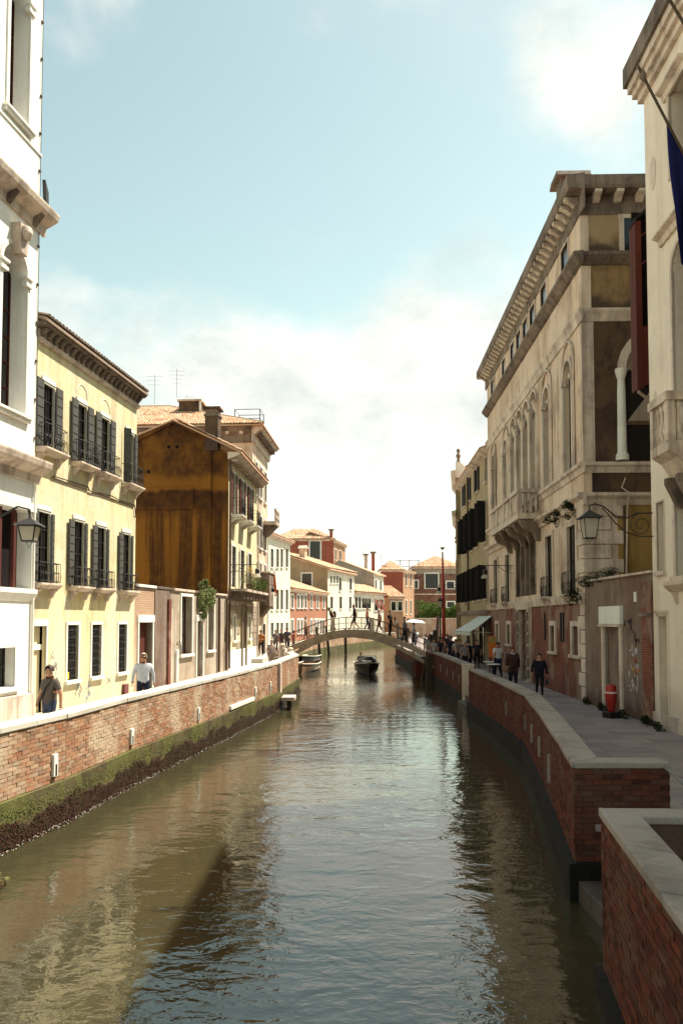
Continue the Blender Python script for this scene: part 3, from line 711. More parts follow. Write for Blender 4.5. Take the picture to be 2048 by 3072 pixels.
cornice(root, L + .04, [(.01, 17.95), (-.04, 17.95), (-.04, 18.02), (.01, 18.04)], M['stonew'], name='string_course')
cornice(root, L + .03, [(.01, 1.3), (-.12, 1.3), (-.12, 1.98), (.01, 2.02)], M['stone'], name='plinth')
downpipe(root, L - .06, 1.4, 8.1, M['stonew'], -.06, .04); 
mb = MB(); mb.tube([(L - .03, -.03, 9), (L - .03, -.03, 27)], .012, 4); mb.build('cable', M['iron'], root)
for k in range(14): MB().box(L - .09, L - .01, -.05, -.001, 9.4 + k * 1.15, 9.45 + k * 1.15).build('cable_clip', M['rust'], root)
mb = MB(); mb.poly([(L - .22, 16.26), (L - .08, 16.26), (L - .1, 16.75), (L - .3, 17.05)], -.35, -.25, 'y'); mb.build('floodlight', M['iron'], root)

# --- yellow house
root, L = bld('yellow_house', 'pale yellow house with dark shutters and small iron balconies', (-9.09, 23.62), (-8.08, 31.3), 1.3)
up = [(.30, 1.03), (2.58, 3.27), (4.38, 5.12), (6.66, 7.36)]; lo = [(.13, .90), (2.45, 3.22), (4.2, 4.97), (6.43, 7.2)]; gr = [(2.17, 2.95), (3.96, 4.72), (6.2, 6.98)]
holes = [(*x, 9.27, 11.3) for x in up] + [(*x, 5.2, 7.36) for x in lo] + [(*x, 2.15, 3.94) for x in gr] + [(-.0 + .02, .80, 1.3, 3.92)]
wall(root, L, 1.3, 13.0, holes, M['yellow'], .12, 9)
for h in holes[:8]:
    window(root, h, .055, .02, M['stonew'], .12, False, (1, 3), M['glass'], M['shutterb'])
    MB().box(h[0] - .06, h[1] + .06, -.045, .02, h[3] + .058, h[3] + .2).build('lintel', M['stonew'], root, bev=.01)
for i, x in enumerate(up):
    iron_balcony(root, x[0] - .34, x[1] + .40, 9.27, .72, .32, smat=M['stone'])
    wd = (x[1] - x[0]) * .62
    if i == 3: shutter(root, x[0] - .30, x[0] - .02, 9.3, 11.36, 7, M['shutterg'], -.06, -.9, 'l')
    else: shutter(root, x[0] - .46, x[0] - .02, 9.3, 11.36, 7, M['shutterg'], -.07)
    if i == 3: shutter(root, x[1] + .02, x[1] + .3, 9.3, 11.36, 7, M['shutterg'], -.07)
    else: shutter(root, x[1] + .02, x[1] + .46, 9.3, 11.36, 7, M['shutterg'], -.07)
for i, x in enumerate(lo):
    iron_balcony(root, x[0] - .26, x[1] + .28, 5.2, .62, .28, bow=.0, smat=M['stone'])
    shutter(root, x[0] - .40, x[0] - .02, 5.24, 7.36, 8, M['shutterg'], -.07)
    shutter(root, x[1] - .16, x[1] + .22, 5.24, 7.36, 8, M['shutterg'], -.05, 1.25, 'r') if 0 else shutter(root, x[1] + .02, x[1] + .22, 5.24, 7.36, 8, M['shutterg'], -.05)
for i in (1, 2):     # blind little arches scratched over two windows
    a, b = up[i]; P = arc(a - .06, b + .06, 11.98, 8); mb = MB(); mb.tube([(p[0], -.006, p[1]) for p in P], .011, 4); mb.build('blind_arch', M['stonew'], root)
for h in holes[8:11]:
    o = window(root, h, .10, .03, M['stonew'], .12, True, None)
    mb = MB(); n = 4
    for i in range(1, n + 1):
        x = h[0] + (h[1] - h[0]) * i / (n + 1); mb.tube([(x, .02, h[2]), (x, .02, h[3])], .012, 4)
    for k in range(7):
        z = h[2] + .12 + k * .25; mb.tube([(h[0], .02, z), (h[1], .02, z)], .01, 4)
        for i in range(n):
            x = h[0] + (h[1] - h[0]) * (i + 1) / (n + 1) + .05; mb.tube([(x +   .045 * math.cos(t), .015, z + .1 + .07 * math.sin(t)) for t in [q * math.pi / 3 for q in range(7)]], .008, 4)
    mb.build('window_grille', M['iron'], o)
d = holes[11]
o = MB().box(d[0] - .02, d[0], -.03, .2, 1.3, d[3]).box(d[1], d[1] + .09, -.03, .05, 1.3, d[3]).box(d[0] - .02, d[1] + .09, -.032, .05, d[3], d[3] + .2).build('door', M['stonew'], root)
MB().box(d[0], d[1], .2, .25, 1.3, 3.2).build('leaf', M['cream'], o); MB().box(d[0], d[1], .12, .25, 3.2, 3.36).build('transom', M['stonew'], o); MB().box(d[0], d[1], .2, .25, 3.36, d[3]).build('fanlight', M['cream'], o)
MB().box(6.62, 6.98, -.12, -.01, 1.32, 1.68).build('meter_box', plain('brown_metal_box', (.16, .05, .045), .6), root)
MB().box(2.16, 2.3, -.02, .02, 2.2, 2.42).build('yellow_notice', plain('yellow_plastic', (.75, .55, .03), .5), root)
# graffiti scrawls, flat paint on the plaster
rng = random.Random(11)
for gx, gz, n in ((1.25, 2.9, 5), (1.5, 2.2, 4), (3.1, 1.95, 3), (2.95, 1.7, 5), (3.75, 1.72, 6), (6.95, 1.95, 3), (1.3, 2.6, 3), (5.4, 1.8, 2)):
    mb = MB()
    for _ in range(n):
        p = [(gx + rng.uniform(-.2, .2), -.004, gz + rng.uniform(-.22, .22))]
        for k in range(6): p.append((p[-1][0] + rng.uniform(-.11, .11), -.004, p[-1][2] + rng.uniform(-.13, .13)))
        mb.tube(p, .011, 4)
    mb.build('graffiti', plain('grey_blue_spray', (.33, .31, .28) if rng.random() < .6 else (.3, .34, .42), .8, var=.1, bump=0), root)
cornice(root, L + .12, [(.02, 12.46), (-.08, 12.48), (-.11, 12.58), (-.04, 12.60), (-.04, 12.84), (.02, 12.85)], M['stone'], x0=-.05, name='cornice_moulding')
c = cornice(root, L + .18, [(.02, 12.84), (-.05, 12.84), (-.08, 12.88), (-.28, 12.92), (-.33, 12.98), (-.33, 13.03), (.02, 13.06)], M['stoned'], x0=-.1)
for k in range(21):
    x = .06 + k * .375; MB().poly([(-.04, 12.66), (-.10, 12.66), (-.17, 12.72), (-.24, 12.82), (-.25, 12.88), (-.04, 12.88)], x, x + .15, 'x').build('modillion', M['stoned'], c, bev=.012)
roof_quad(root, [(-.2, -.38, 13.10), (L + .2, -.38, 13.10), (L + .1, 4.5, 14.6), (-.2, 4.5, 14.6)], M['tileo'])
roof_quad(root, [(L + .2, -.38, 13.10), (L + .2, 9.2, 13.10), (L + .1, 4.5, 14.6)], M['tileo'])
tile_plane(root, (-.2, -.4, 13.12), (1, 0, 0), (0, 1, .31), L + .38, lambda t: 0, lambda t: .9, 0, seed=4, mat=M['tileo'])
mb = MB(); mb.tube([(1.0, -.05, 8.55), (3.4, -.05, 8.62), (3.5, -.05, 8.5), (5.4, -.05, 8.6), (6.2, -.05, 8.55), (7.5, -.05, 8.58), (7.62, -.05, 8.2), (7.7, .0, 8.15)], .022, 5)
mb.tube([(0.9, -.04, 8.5), (7.5, -.04, 8.52)], .016, 4); mb.build('cable_run', M['rust'], root)

# --- garden wall with doors
root, L = bld('garden_wall', 'patched brick and plaster courtyard wall with two doors between yellow and ochre houses', (-8.08, 31.3), (-6.35, 44.4), 1.3, 'wall')
holes = [(.42, 1.9, 1.3, 4.0), (5.5, 7.05, 2.5, 5.2), (7.85, 8.8, 1.3, 4.05), (9.6, 10.65, 2.55, 5.3)]
wall(root, L, 1.3, 5.42, holes, M['garden'], .35, .45, x0=2.1); wall(root, 2.09, 1.3, 5.36, holes[:1], M['brickG'], .35, .45, 'brick_wall', y=-.004)
for h, pm in ((holes[0], M['door']), (holes[2], M['door'])):
    o = MB().box(h[0] - .13, h[0], -.05, .1, 1.3, h[3]).box(h[1], h[1] + .13, -.05, .1, 1.3, h[3]).box(h[0] - .16, h[1] + .16, -.06, .1, h[3], h[3] + .3).build('door', M['stonew'], root, bev=.01)
    n = 4
    for i in range(n): MB().box(h[0] + (h[1] - h[0]) * i / n + .006, h[0] + (h[1] - h[0]) * (i + 1) / n - .006, .24, .29, 1.3, h[3]).build('plank', pm, o)
for h in (holes[1], holes[3]):
    o = window(root, h, .13, .05, M['stonew'], .35, True, (1, 2), M['glassl'], M['door'])
for a, b, m in ((0, 2.2, 'stonew'), (2.25, 4.4, 'stoned'), (4.45, 7.4, 'stone'), (7.45, 10.4, 'stoned'), (10.45, 13.1, 'stone')):
    MB().box(a, b, -.08, .5, 5.41, 5.52).build('coping_stone', M[m], root, bev=.015)
MB().box(2.12, 3.9, -.05, .0, 1.3, 5.38).build('painted_shadow_strip', M['lowwall'], root); MB().box(3.55, 3.85, -.14, -.05, 1.3, 5.0).build('brick_pilaster', M['brickP'], root); MB().box(4.0, 4.35, -.03, .0, 1.3, 4.6).build('plaster_patch', M['stone'], root)  # the first slab is a brown strip of shade painted onto the wall
MB().box(4.75, 4.98, -.10, .0, 1.3, 2.75).build('stone_bollard', M['stonew'], root, bev=.02)
for x in (11.4, 12.85): downpipe(root, x, 1.35, 5.3, M['rust'], -.1, .07)
MB().tube([(4.95, -.04, 3.1), (5.25, -.06, 3.12), (5.38, -.06, 2.9), (5.4, -.06, 2.4)], .02, 5).build('conduit', M['iron'], root)
MB().box(8.0, 8.9, -.16, .05, 4.42, 4.5).build('door_hood', M['stone'], root)
bu = empty('wall_shrub', (0, 0, 0), 0, 'pale green shrub spilling over the courtyard wall above a door', 'shrub')
q = root.matrix_basis if 0 else Matrix.Translation((-8.08, 31.3, 1.3)) @ Matrix.Rotation(math.atan2(13.1, 1.73), 4, 'Z')
bu.matrix_basis = q @ Matrix.Translation((9.2, 0, 4.2)); bp = lambda x, y, z: (x - 9.2, y, z - 5.5)
leaves(2600, [(bp(8.7, -.1, 5.35), (.6, .4, .3)), (bp(9.5, 0, 5.55), (.55, .4, .32)), (bp(9.0, -.25, 4.95), (.5, .25, .35)), (bp(8.05, -.1, 5.1), (.28, .2, .45)), (bp(10.4, .1, 5.55), (.5, .3, .2)), (bp(8.4, -.2, 4.5), (.2, .15, .4)), (bp(9.8, -.15, 5.1), (.4, .2, .25)), (bp(9.2, 0, 5.95), (.18, .15, .22)), (bp(8.5, 0, 5.8), (.15, .12, .2))], .085, 21).build('crown', M['leafp'], bu)
mb = MB(); mb.tube([(0, .3, -.6), (-.1, .1, 0), (-.4, -.1, .3)], .05, 5); mb.build('trunk', M['bark'], bu)

# --- ochre gable house
root, L = bld('ochre_house', 'ochre gabled house with a dark streaked blind side wall and chimney', (-6.33, 44.5), (-5.74, 54.2), 1.3)
upw = [(.95, 1.9), (3.6, 4.6), (6.4, 7.4)]; mw = [(.95, 2.2), (3.6, 4.9), (6.2, 7.5)]
holes = [(*x, 10.15, 12.6) for x in upw] + [(*x, 6.0, 8.35) for x in mw] + [(1.6, 2.3, 2.9, 4.3), (6.6, 7.3, 2.9, 4.3), (4.1, 5.3, 1.3, 4.6)]
wall(root, L, 1.3, 13.4, holes, M['yellow'], .14, 9, shell=False)
mb = MB(); mb.add([(-.001, 0, 1.3), (-.001, 5.25, 1.3), (-.001, 5.25, 14.15), (-.001, 3.15, 15.2), (-.001, 1.85, 14.55), (-.001, .9, 14.05), (-.001, 0, 13.4)], ((6, 5, 4, 3, 2, 1, 0),))
mb.build('side_wall', M['ochre'], root); MB().quad((L, 0, 1.3), (L, 9, 1.3), (L, 9, 13.4), (L, 0, 13.4)).build('far_side_wall', M['ochre'], root)
# raised plaster fields and flues on the blind wall
MB().box(-.05, 0, 1.95, 5.25, 10.3, 11.55).build('plaster_band', M['ochre'], root); MB().box(-.13, 0, .95, 1.5, 5.2, 13.9).build('flue_breast', M['ochre'], root, bev=.03)
MB().poly([(3.15, 15.34), (5.3, 14.30), (5.3, 14.12), (3.15, 15.15), (1.2, 14.2), (1.2, 14.36)], -.16, .1, 'x').build('gable_coping', M['ochre'], root)
for yy, zz in ((5.0, 12.45), (4.55, 12.45), (3.4, 13.85), (2.92, 13.85)): MB().poly([(yy + .1 * math.cos(t), zz + .1 * math.sin(t)) for t in [k * math.pi / 5 for k in range(10)]], -.02, .01, 'x').build('vent_hole', M['dark'], root)
ch = MB().box(-.14, .62, .58, 1.32, 13.6, 15.55).build('chimney', M['sidedark'], root)
MB().box(-.2, .68, .52, 1.38, 15.55, 15.68).build('chimney_band', M['stoned'], ch); MB().box(-.12, .6, .6, 1.3, 15.68, 15.95).build('chimney_top', M['brickP'], ch); MB().box(-.28, .76, .45, 1.46, 15.95, 16.06).build('chimney_cap', M['sidedark'], ch)
roof_quad(root, [(-.2, -.75, 13.52), (L + .3, -.75, 13.52), (L + .3, 3.15, 15.5), (-.2, 3.15, 15.4)], M['tile']); roof_quad(root, [(-.2, 3.15, 15.38), (L + .3, 3.15, 15.48), (L + .3, 9.2, 12.9), (-.2, 9.2, 12.9)], M['tile'])
tile_plane(root, (-.2, -.75, 13.55), (1, 0, 0), (0, 3.9, 1.95), L + .4, lambda t: 0, lambda t: 4.2, 0, seed=5)
c = cornice(root, L + .3, [(.02, 13.1), (-.15, 13.15), (-.6, 13.35), (-.7, 13.40), (-.7, 13.5), (.02, 13.5)], M['stone'], x0=-.12)
for k in range(14): MB().box(.1 + k * .7, .22 + k * .7, -.5, -.02, 13.02, 13.14).build('rafter_end', M['timber'], c)
for h in holes[:6]: window(root, h, .10, .04, M['stonew'], .14, False, (1, 3))
for h in holes[6:8]: window(root, h, .16, .05, M['stonew'], .14, True, (0, 1))
for x in upw: iron_balcony(root, x[0] - .25, x[1] + .25, 10.1, .95, .62, bow=0); shutter(root, x[0] - .5, x[0] - .05, 10.2, 12.6, 6, M['redwood'], -.07); shutter(root, x[1] + .05, x[1] + .5, 10.2, 12.6, 6, M['redwood'], -.07)
for x in mw: shutter(root, x[0] - .35, x[0] - .12, 6.1, 8.3, 6, M['stonew'], -.07)
bal = MB().box(.3, 8.4, -1.0, 0, 5.72, 5.86).build('long_balcony', M['stone'], root)
for k in range(8): MB().box(.55 + k * 1.05, .85 + k * 1.05, -.85, 0, 5.3, 5.72).build('bracket', M['stoned'], bal)
mb = MB()
for k in range(27): mb.tube([(.35 + k * .3, -.96, 5.86), (.35 + k * .3, -.96, 6.8)], .012, 4)
mb.tube([(.3, 0, 6.8), (.3, -.96, 6.8), (8.4, -.96, 6.8), (8.4, 0, 6.8)], .018, 5); mb.tube([(.3, -.96, 6.0), (8.4, -.96, 6.0)], .012, 4); mb.build('railing', M['rust'], bal)
# rusticated ground storey: single blocks
rng = random.Random(3); z = 2.4
o = MB().box(-.02, L, -.06, -.001, 4.98, 5.22).build('string_course', M['stone'], root)
row = 0
while z < 4.9:
    x = 0 if row % 2 else -.35
    while x < L:
        w2 = .85 + rng.random() * .3; a, b = max(0, x), min(L, x + w2 - .03)
        if b - a > .1 and not any(h[0] - .2 < b and h[1] + .2 > a and h[2] - .15 < z + .4 and h[3] + .2 > z for h in holes[6:]): MB().box(a, b, -.05, .0, z, z + .41).build('stone_block', M['garden'], root, bev=.01)
        x += w2
    z += .44; row += 1
MB().box(-.02, L, -.055, .0, 1.3, 2.36).build('plinth', M['stonew'], root)
o = MB().box(4.1, 5.3, .2, .26, 1.3, 4.6).build('door', M['door'], root); MB().box(3.95, 4.1, -.14, .1, 1.3, 4.7).box(5.3, 5.45, -.14, .1, 1.3, 4.7).box(3.9, 5.5, -.16, .1, 4.7, 4.95).build('door_surround', M['stoned'], o)
downpipe(root, .12, 1.4, 13.1, M['rust'], -.1, .06); downpipe(root, L - .1, 1.4, 13.1, M['stone'], -.1, .05)
def on_front(P0, P1, zb, x, y, z):
    a = math.atan2(P1[1] - P0[1], P1[0] - P0[0]); return (P0[0] + x * math.cos(a) - y * math.sin(a), P0[1] + x * math.sin(a) + y * math.cos(a), z)
OF = lambda x, y, z: on_front((-6.33, 44.5), (-5.74, 54.2), 1.3, x, y, z)
for i, (x, n, m, lab) in enumerate(((2.6, 500, 'leafp', 'trailing pale green pot plant on the long balcony, nearest the lamp'), (4.4, 500, 'leaf', 'bushy green pot plant in the middle of the long balcony'), (6.6, 400, 'leaf', 'small dark pot plant at the far end of the long balcony'))):
    e = empty('potted_plant', OF(x, -.75, 5.86), 0, lab, 'plant', 'pot plants on the long balcony')
    MB().lathe([(.13, 0), (.19, .3), (.21, .3), (.21, .34)], n=10).build('pot', M['redwood'], e)
    leaves(n, [((0, 0, .62), (.55, .4, .35)), ((.2, -.3, .3), (.3, .3, .35))], .06, 40 + i).build('foliage', M[m], e)
    if i < 2: leaves(90, [((.05, 0, 1.0 + .2 * (i == 0)), (.25, .2, .25))], .05, 50 + i).build('blossom', M['flower'], e)

# --- grey palace behind, with the big tiled hip roof
root, L = bld('grey_palace', 'grey stone palace with red tiled hip roof and roof terrace behind the ochre house', (-6.1, 54.6), (-5.68, 61.2), 1.3, 'palace')
cols = [(.9, 1.8), (2.9, 3.8), (4.9, 5.8)]
holes = [(*x, z, z + 2.3) for z in (12.9, 9.3, 5.9) for x in cols] + [(1.2, 2.2, 1.3, 3.8), (4.2, 5.6, 1.3, 3.8)]
wall(root, L, 1.3, 17.3, holes, M['beige'], .14, 10)
for h in holes: window(root, h, .14, .06, M['stonew'], .14, True, (1, 2))
MB().box(-.04, 0, -.0, 9.5, 15.1, 15.5).build('frieze_band', M['stone'], root)
c = cornice(root, L + .4, [(.02, 16.3), (-.12, 16.35), (-.15, 16.8), (-.5, 17.1), (-.75, 17.2), (-.75, 17.38), (.02, 17.4)], M['stone'], x0=-.4)
for k in range(15): MB().box(.1 + k * .45, .3 + k * .45, -.55, -.1, 16.82, 17.08).build('modillion', M['stoned'], c)
MB().poly([(.02, 16.3), (-.12, 16.35), (-.15, 16.8), (-.38, 17.1), (-.55, 17.2), (-.55, 17.36), (.02, 17.38)], .02, 9.5, 'y').build('side_cornice', M['stoned'], root)
for k in range(9): MB().box(-.42, -.1, .6 + k * 1.0, .85 + k * 1.0, 16.85, 17.05).build('side_modillion', M['stone'], root)
E0, T = (-.75, -.85, 17.42), (6.6, 7.2, 20.35)      # hip: eave corner and ridge end
roof_quad(root, [(-.75, -.85, 17.42), (L + .6, -.85, 17.42), (L + .6, 7.2, 20.1), (4.6, 7.2, 20.1)], M['tile']); roof_quad(root, [(-.75, 11, 17.42), (-.75, -.85, 17.42), (4.6, 7.2, 20.1), (4.6, 11, 20.1)], M['tile'])
sl2 = Vector((5.35, 0, 2.68))
tile_plane(root, (-.78, 11, 17.46), (0, -1, 0), sl2, 11.85, lambda t: 0, lambda t: min(1, max(0, (11.85 - t) / 8.05)) * sl2.length, 300, seed=6)
mb = MB(); mb.tube([(-.75, -.85, 17.5), (4.6, 7.2, 20.18), (4.6, 11, 20.2)], .12, 6); mb.build('ridge_tiles', M['tile'], root)
dm = MB().box(2.6, 4.6, 4.3, 5.9, 18.4, 20.0).build('roof_turret', M['sidedark'], root); MB().box(2.45, 4.75, 4.2, 6.0, 20.0, 20.12).build('turret_roof', M['stone'], dm); MB().box(2.58, 2.6, 4.25, 4.4, 18.4, 20.0).build('corner_strip', M['stonew'], dm)
bb = MB().box(4.3, 6.3, -1.0, 0, 11.15, 11.4).build('stone_balcony', M['stone'], root)
MB().poly([(0, 10.3), (-.3, 10.5), (-.9, 11.1), (-.9, 11.15), (0, 11.15)], 4.6, 6.0, 'x').build('balcony_corbel', M['stoned'], bb); MB().box(4.35, 6.25, -.98, -.86, 12.2, 12.35).build('balcony_rail', M['stone'], bb)
for k in range(8): MB().lathe([(.05, 0), (.09, .25), (.05, .5), (.08, .8)], (4.5 + k * .23, -.92, 11.4), 8).build('baluster', M['stone'], bb)
er = MB().box(3.2, 5.2, -.7, 0, 5.1, 7.5).poly([(0, 4.3), (-.5, 4.9), (-.7, 5.1), (0, 5.1)], 3.4, 5.0, 'x').build('enclosed_balcony', M['stoned'], root); MB().box(3.1, 5.3, -.78, 0, 7.5, 7.6).build('balcony_cap', M['stone'], er)
mb = MB()     # roof terrace frame
for x in (4.7, 6.4):
    for y in (.3, 2.2): mb.tube([(x, y, 17.2), (x, y, 19.9)], .035, 5)
for z in (18.6, 19.2, 19.9): mb.tube([(4.7, .3, z), (6.4, .3, z), (6.4, 2.2, z), (4.7, 2.2, z), (4.7, .3, z)], .025, 4)
mb.build('roof_terrace_frame', M['iron'], root)
# ================================================================== right bank  (local x runs from the far end towards the camera)
# --- white building at the right edge
root, L = bld('cream_palazzo', 'tall cream palazzo with deep stepped cornice and balcony, cut by the right edge', (8.95, 23), (8.55, 7), 1.1, 'palazzo')
M['cream_st'] = stucco('cream_stucco', (.80, .69, .56), (.74, .63, .51), (.48, .38, .29), .22, .25, damp=(1.5, (.52, .42, .32), .5), bump=.008)
holes = [(1.9 + 3.3 * k, 3.2 + 3.3 * k, 10.1, 14.1, 'arch') for k in range(4)] + [(1.95 + 3.3 * k, 3.1 + 3.3 * k, 16.0, 18.4) for k in range(4)] + [(.42, .93, 5.46, 7.4), (1.78, 3.0, 5.25, 7.5), (5.1, 6.3, 5.25, 7.5), (1.05 - .62, 1.05, 1.1, 4.2), (2.6, 3.9, 1.1, 4.0)]
wall(root, L, 1.1, 20.6, holes, M['cream_st'], .42, 9)
for h in holes:
    if h[2] < 1.2: 
        o = window(root, h, .08, .03, M['cream_st'], .42, False, None, M['cream']); continue
    window(root, h, .14 if h[1] - h[0] > .6 else .05, .05 if h[1] - h[0] > .6 else .02, M['stone'], .42, h[2] < 10, (1, 3), M['glass'] if h[2] != 5.46 else M['cream'], M['shutterb'])
MB().box(.36, 1.12, -.12, .02, 4.28, 4.36).box(.4, 1.08, -.08, .02, 4.2, 4.28).build('door_hood', M['stone'], root)
for x0, x1, z in ((1.15, 3.9, 14.75), (1.6, 3.2, 18.6)):
    MB().poly([(0, z - .28), (-.08, z - .28), (-.12, z - .12), (-.28, z - .06), (-.28, z), (0, z)], x0, x1, 'x').build('window_hood', M['stone'], root)
MB().poly([(0, 4.86), (-.06, 4.86), (-.22, 5.02), (-.22, 5.12), (0, 5.14)], 1.35, 3.4, 'x').build('sill_shelf', M['stone'], root)
for x in (1.7, 3.0): MB().poly([(0, 4.5), (-.16, 4.84), (0, 4.84)], x, x + .14, 'x').build('bracket', M['stone'], root)
mb = MB(); mb.poly([(.62 + .22 * math.cos(t), 16.9 + .5 * math.sin(t)) for t in [k * math.pi / 8 for k in range(16)]], -.015, .0, 'y'); mb.build('oval_panel', M['stone'], root)
mb = MB(); mb.poly([(.44 + .14 * math.cos(t), 10.2 + .42 * math.sin(t)) for t in [k * math.pi / 8 for k in range(16)]], -.015, .0, 'y'); mb.build('oval_panel', M['stone'], root)
z = 19.45
for i, (d, t) in enumerate(((.14, .22), (.26, .22), (.36, .25), (.46, .6))):
    MB().box(-d, L, -d, .1, z, z + t).box(-d, .1, .1, 9, z, z + t).build('cornice_step', M['stoned'] if i == 3 else M['stone'], root); z += t - .001
b = MB().poly([(0, 7.75), (-.2, 7.8), (-.45, 8.2), (-.7, 8.36), (-.7, 8.6), (0, 8.6)], 2.0, 3.2, 'x').build('stone_balcony', M['stone'], root)
MB().box(1.95, 3.25, -.76, -.52, 9.62, 9.84).box(2.99, 3.25, -.52, 0, 9.62, 9.84).build('balustrade_rail', M['stone'], b)
for x in (3.0, 2.0): MB().box(x, x + .2, -.72, -.52, 8.6, 9.62).build('newel', M['stone'], b)
bal_me = MB().lathe([(.07, 0), (.07, .08), (.045, .12), (.1, .32), (.05, .55), (.045, .8), (.075, .9), (.075, 1.02)], n=10).mesh('baluster', M['stone'], True)
for k in range(3): inst('baluster', bal_me, b, Matrix.Translation((3.1, -.42 + k * .18, 8.6)))
for k in range(3): inst('baluster', bal_me, b, Matrix.Translation((2.36 + k * .24, -.62, 8.6)))
for x in (2.1, 2.85): MB().poly([(0, 7.0), (-.15, 7.1), (-.42, 7.65), (-.42, 7.8), (0, 7.8)], x, x + .22, 'x').build('corbel', M['stoned'], b)
MB().box(-.02, L, -.07, .02, 1.1, 1.5).build('plinth', M['stone'], root)
MB().box(-5.6, .0, 4.4, 12, 1.1, 23).build('added_sun_blocker', M['cream_st'], root)  # unseen block added to stop sun passing the gap onto the water
# flags on slanting poles
def flag(name, label, base, tip, z_attach, drop, mat, ends):
    r = empty(name, base, 0, label, 'flag'); B = Vector((0, 0, 0)); T = Vector(tip) - Vector(base)
    MB().tube([B, T], .032, 8).build('pole', M['bark'], r)
    mb = MB(); mb.lathe([(.02, -.12), (.07, -.05), (.08, .02), (.05, .1), (.015, .17)], T * .93, 10); mb.lathe([(.01, -.04), (.045, 0), (.01, .04)], T * .985, 8); mb.build('finial', M['stoned'], r)
    mb = MB(); n, m = 10, 14
    P = []
    for i in range(n + 1):
        for j in range(m + 1):
            t = ends[0] + (ends[1] - ends[0]) * i / n; q = T * t; s = j / m
            P.append((q.x + .10 * math.sin(i * 1.7 + s * 3) * s - (.05 + .10 * i / n) * s * drop * .0 + s * drop * .10 * (1 - i / n * .6), q.y + .16 * math.sin(i * 1.1 + 1) * s, q.z - s * drop * (1 - .18 * i / n)))
    mb.add(P, [(i * (m + 1) + j, (i + 1) * (m + 1) + j, (i + 1) * (m + 1) + j + 1, i * (m + 1) + j + 1) for i in range(n) for j in range(m)])
    o = mb.build('cloth', mat, r, smooth=True); md = o.modifiers.new('thickness', 'SOLIDIFY'); md.thickness = .01
    return r
flag('flag', 'navy blue flag hanging from a slanting pole at the right edge', (8.8, 18, 13.0), (6.86, 18, 17.0), 0, 3.6, plain('navy_cloth', (.012, .014, .075), .85, .1, .3, 3), (.30, .66))
flag('flag', 'flag with a green edge on the upper pole, right edge', (8.7, 16.4, 14.2), (6.5, 16.4, 18.1), 0, 3.2, plain('green_cloth', (.02, .10, .035), .85, .1, .3, 3), (.12, .42))

# --- red wooden bay
BX, BY = 9.10, 24.3
root = empty('wooden_bay', (BX, BY, 11.2), 0, 'red brown wooden bay hanging beside the cream palazzo, dark and open above', 'bay', z0=11.2)
zt = lambda x: 16.5 + x * .9; zb2 = lambda x: 11.15 + x * .6
for i in range(9):
    a, b = i * .2, (i + 1) * .2 - .012
    P = [(a, 0, zb2(a)), (b, 0, zb2(b)), (b, .06, zb2(b)), (a, .06, zb2(a))]; t = 13.1 + a * .35
    MB().hexa(P + [(q[0], q[1], t if i else zt(a)) for q in P]).build('plank', M['redwood'], root)
for i in range(2): MB().box(0, .06, .07 + i * .22, .27 + i * .22, 11.2, 16.5).build('plank', M['redwood'], root)
MB().hexa([(-.03, -.1, 16.45), (1.9, -.1, 18.1), (1.9, .6, 18.1), (-.03, .6, 16.45), (-.03, -.1, 16.55), (1.9, -.1, 18.2), (1.9, .6, 18.2), (-.03, .6, 16.55)]).build('bay_roof', M['shutterb'], root)
for k in range(2): MB().tube([(.05, .05, 15.0 + k * .9), (1.65, .05, 16.3 + k * .9)], .03, 5).build('brace', M['door'], root)
MB().box(.07, 1.85, .46, .5, 11.4, 17).build('back_wall', M['dark'], root); MB().tube([(.05, .1, 11.15), (1.3, .5, 10.4)], .05, 6).build('strut', M['timber'], root)

# --- low plaster wall with door between the cream palazzo and the big palazzo
root, L = bld('low_yard_wall', 'low flaking plaster yard wall with a stone door frame and torn posters', (8.82, 29.0), (8.95, 23.02), 1.1, 'wall')
h = (2.0, 3.4, 1.1, 3.95)
wall(root, L, 1.1, 5.45, [h], M['lowwall'], .3, .5)
o = MB().box(h[0] - .22, h[0], -.07, .1, 1.1, 3.95).box(h[1], h[1] + .2, -.07, .1, 1.1, 3.95).build('door', M['stone'], root, bev=.015)
MB().box(h[0] - .28, h[1] + .26, -.12, .1, 3.96, 4.55).build('door_lintel', M['stonew'], o, bev=.02); MB().box(h[0] - .24, h[1] + .22, -.16, .1, 3.88, 3.955).build('lintel_moulding', M['stone'], o)
MB().box(h[0], h[0] + .95, .12, .17, 1.1, 3.9).build('leaf', M['lowwall'], o); MB().box(h[0] + .95, h[1], .26, .29, 1.1, 3.95).build('dark_gap', M['dark'], o)
for k in range(5): MB().box(.02 + k * 1.2, 1.2 + k * 1.2, -.1, .55, 5.45, 5.53).build('coping_stone', M['stone'], root, bev=.02)
MB().box(L - .75, L - .02, -.05, .0, 1.1, 5.2).build('brick_pier', M['brickP'], root); MB().box(L - .85, L + .0, -.10, .02, 4.2, 4.3).build('pier_band', M['stoned'], root)
MB().box(4.62, 4.80, -.03, .0, 4.65, 4.95).build('house_number_plate', M['stonew'], root)
rng = random.Random(8)
PC = [(.42, .39, .42), (.5, .28, .06), (.46, .16, .08), (.34, .05, .04), (.44, .42, .40), (.36, .33, .31), (.09, .07, .08), (.30, .25, .22), (.40, .37, .33)]
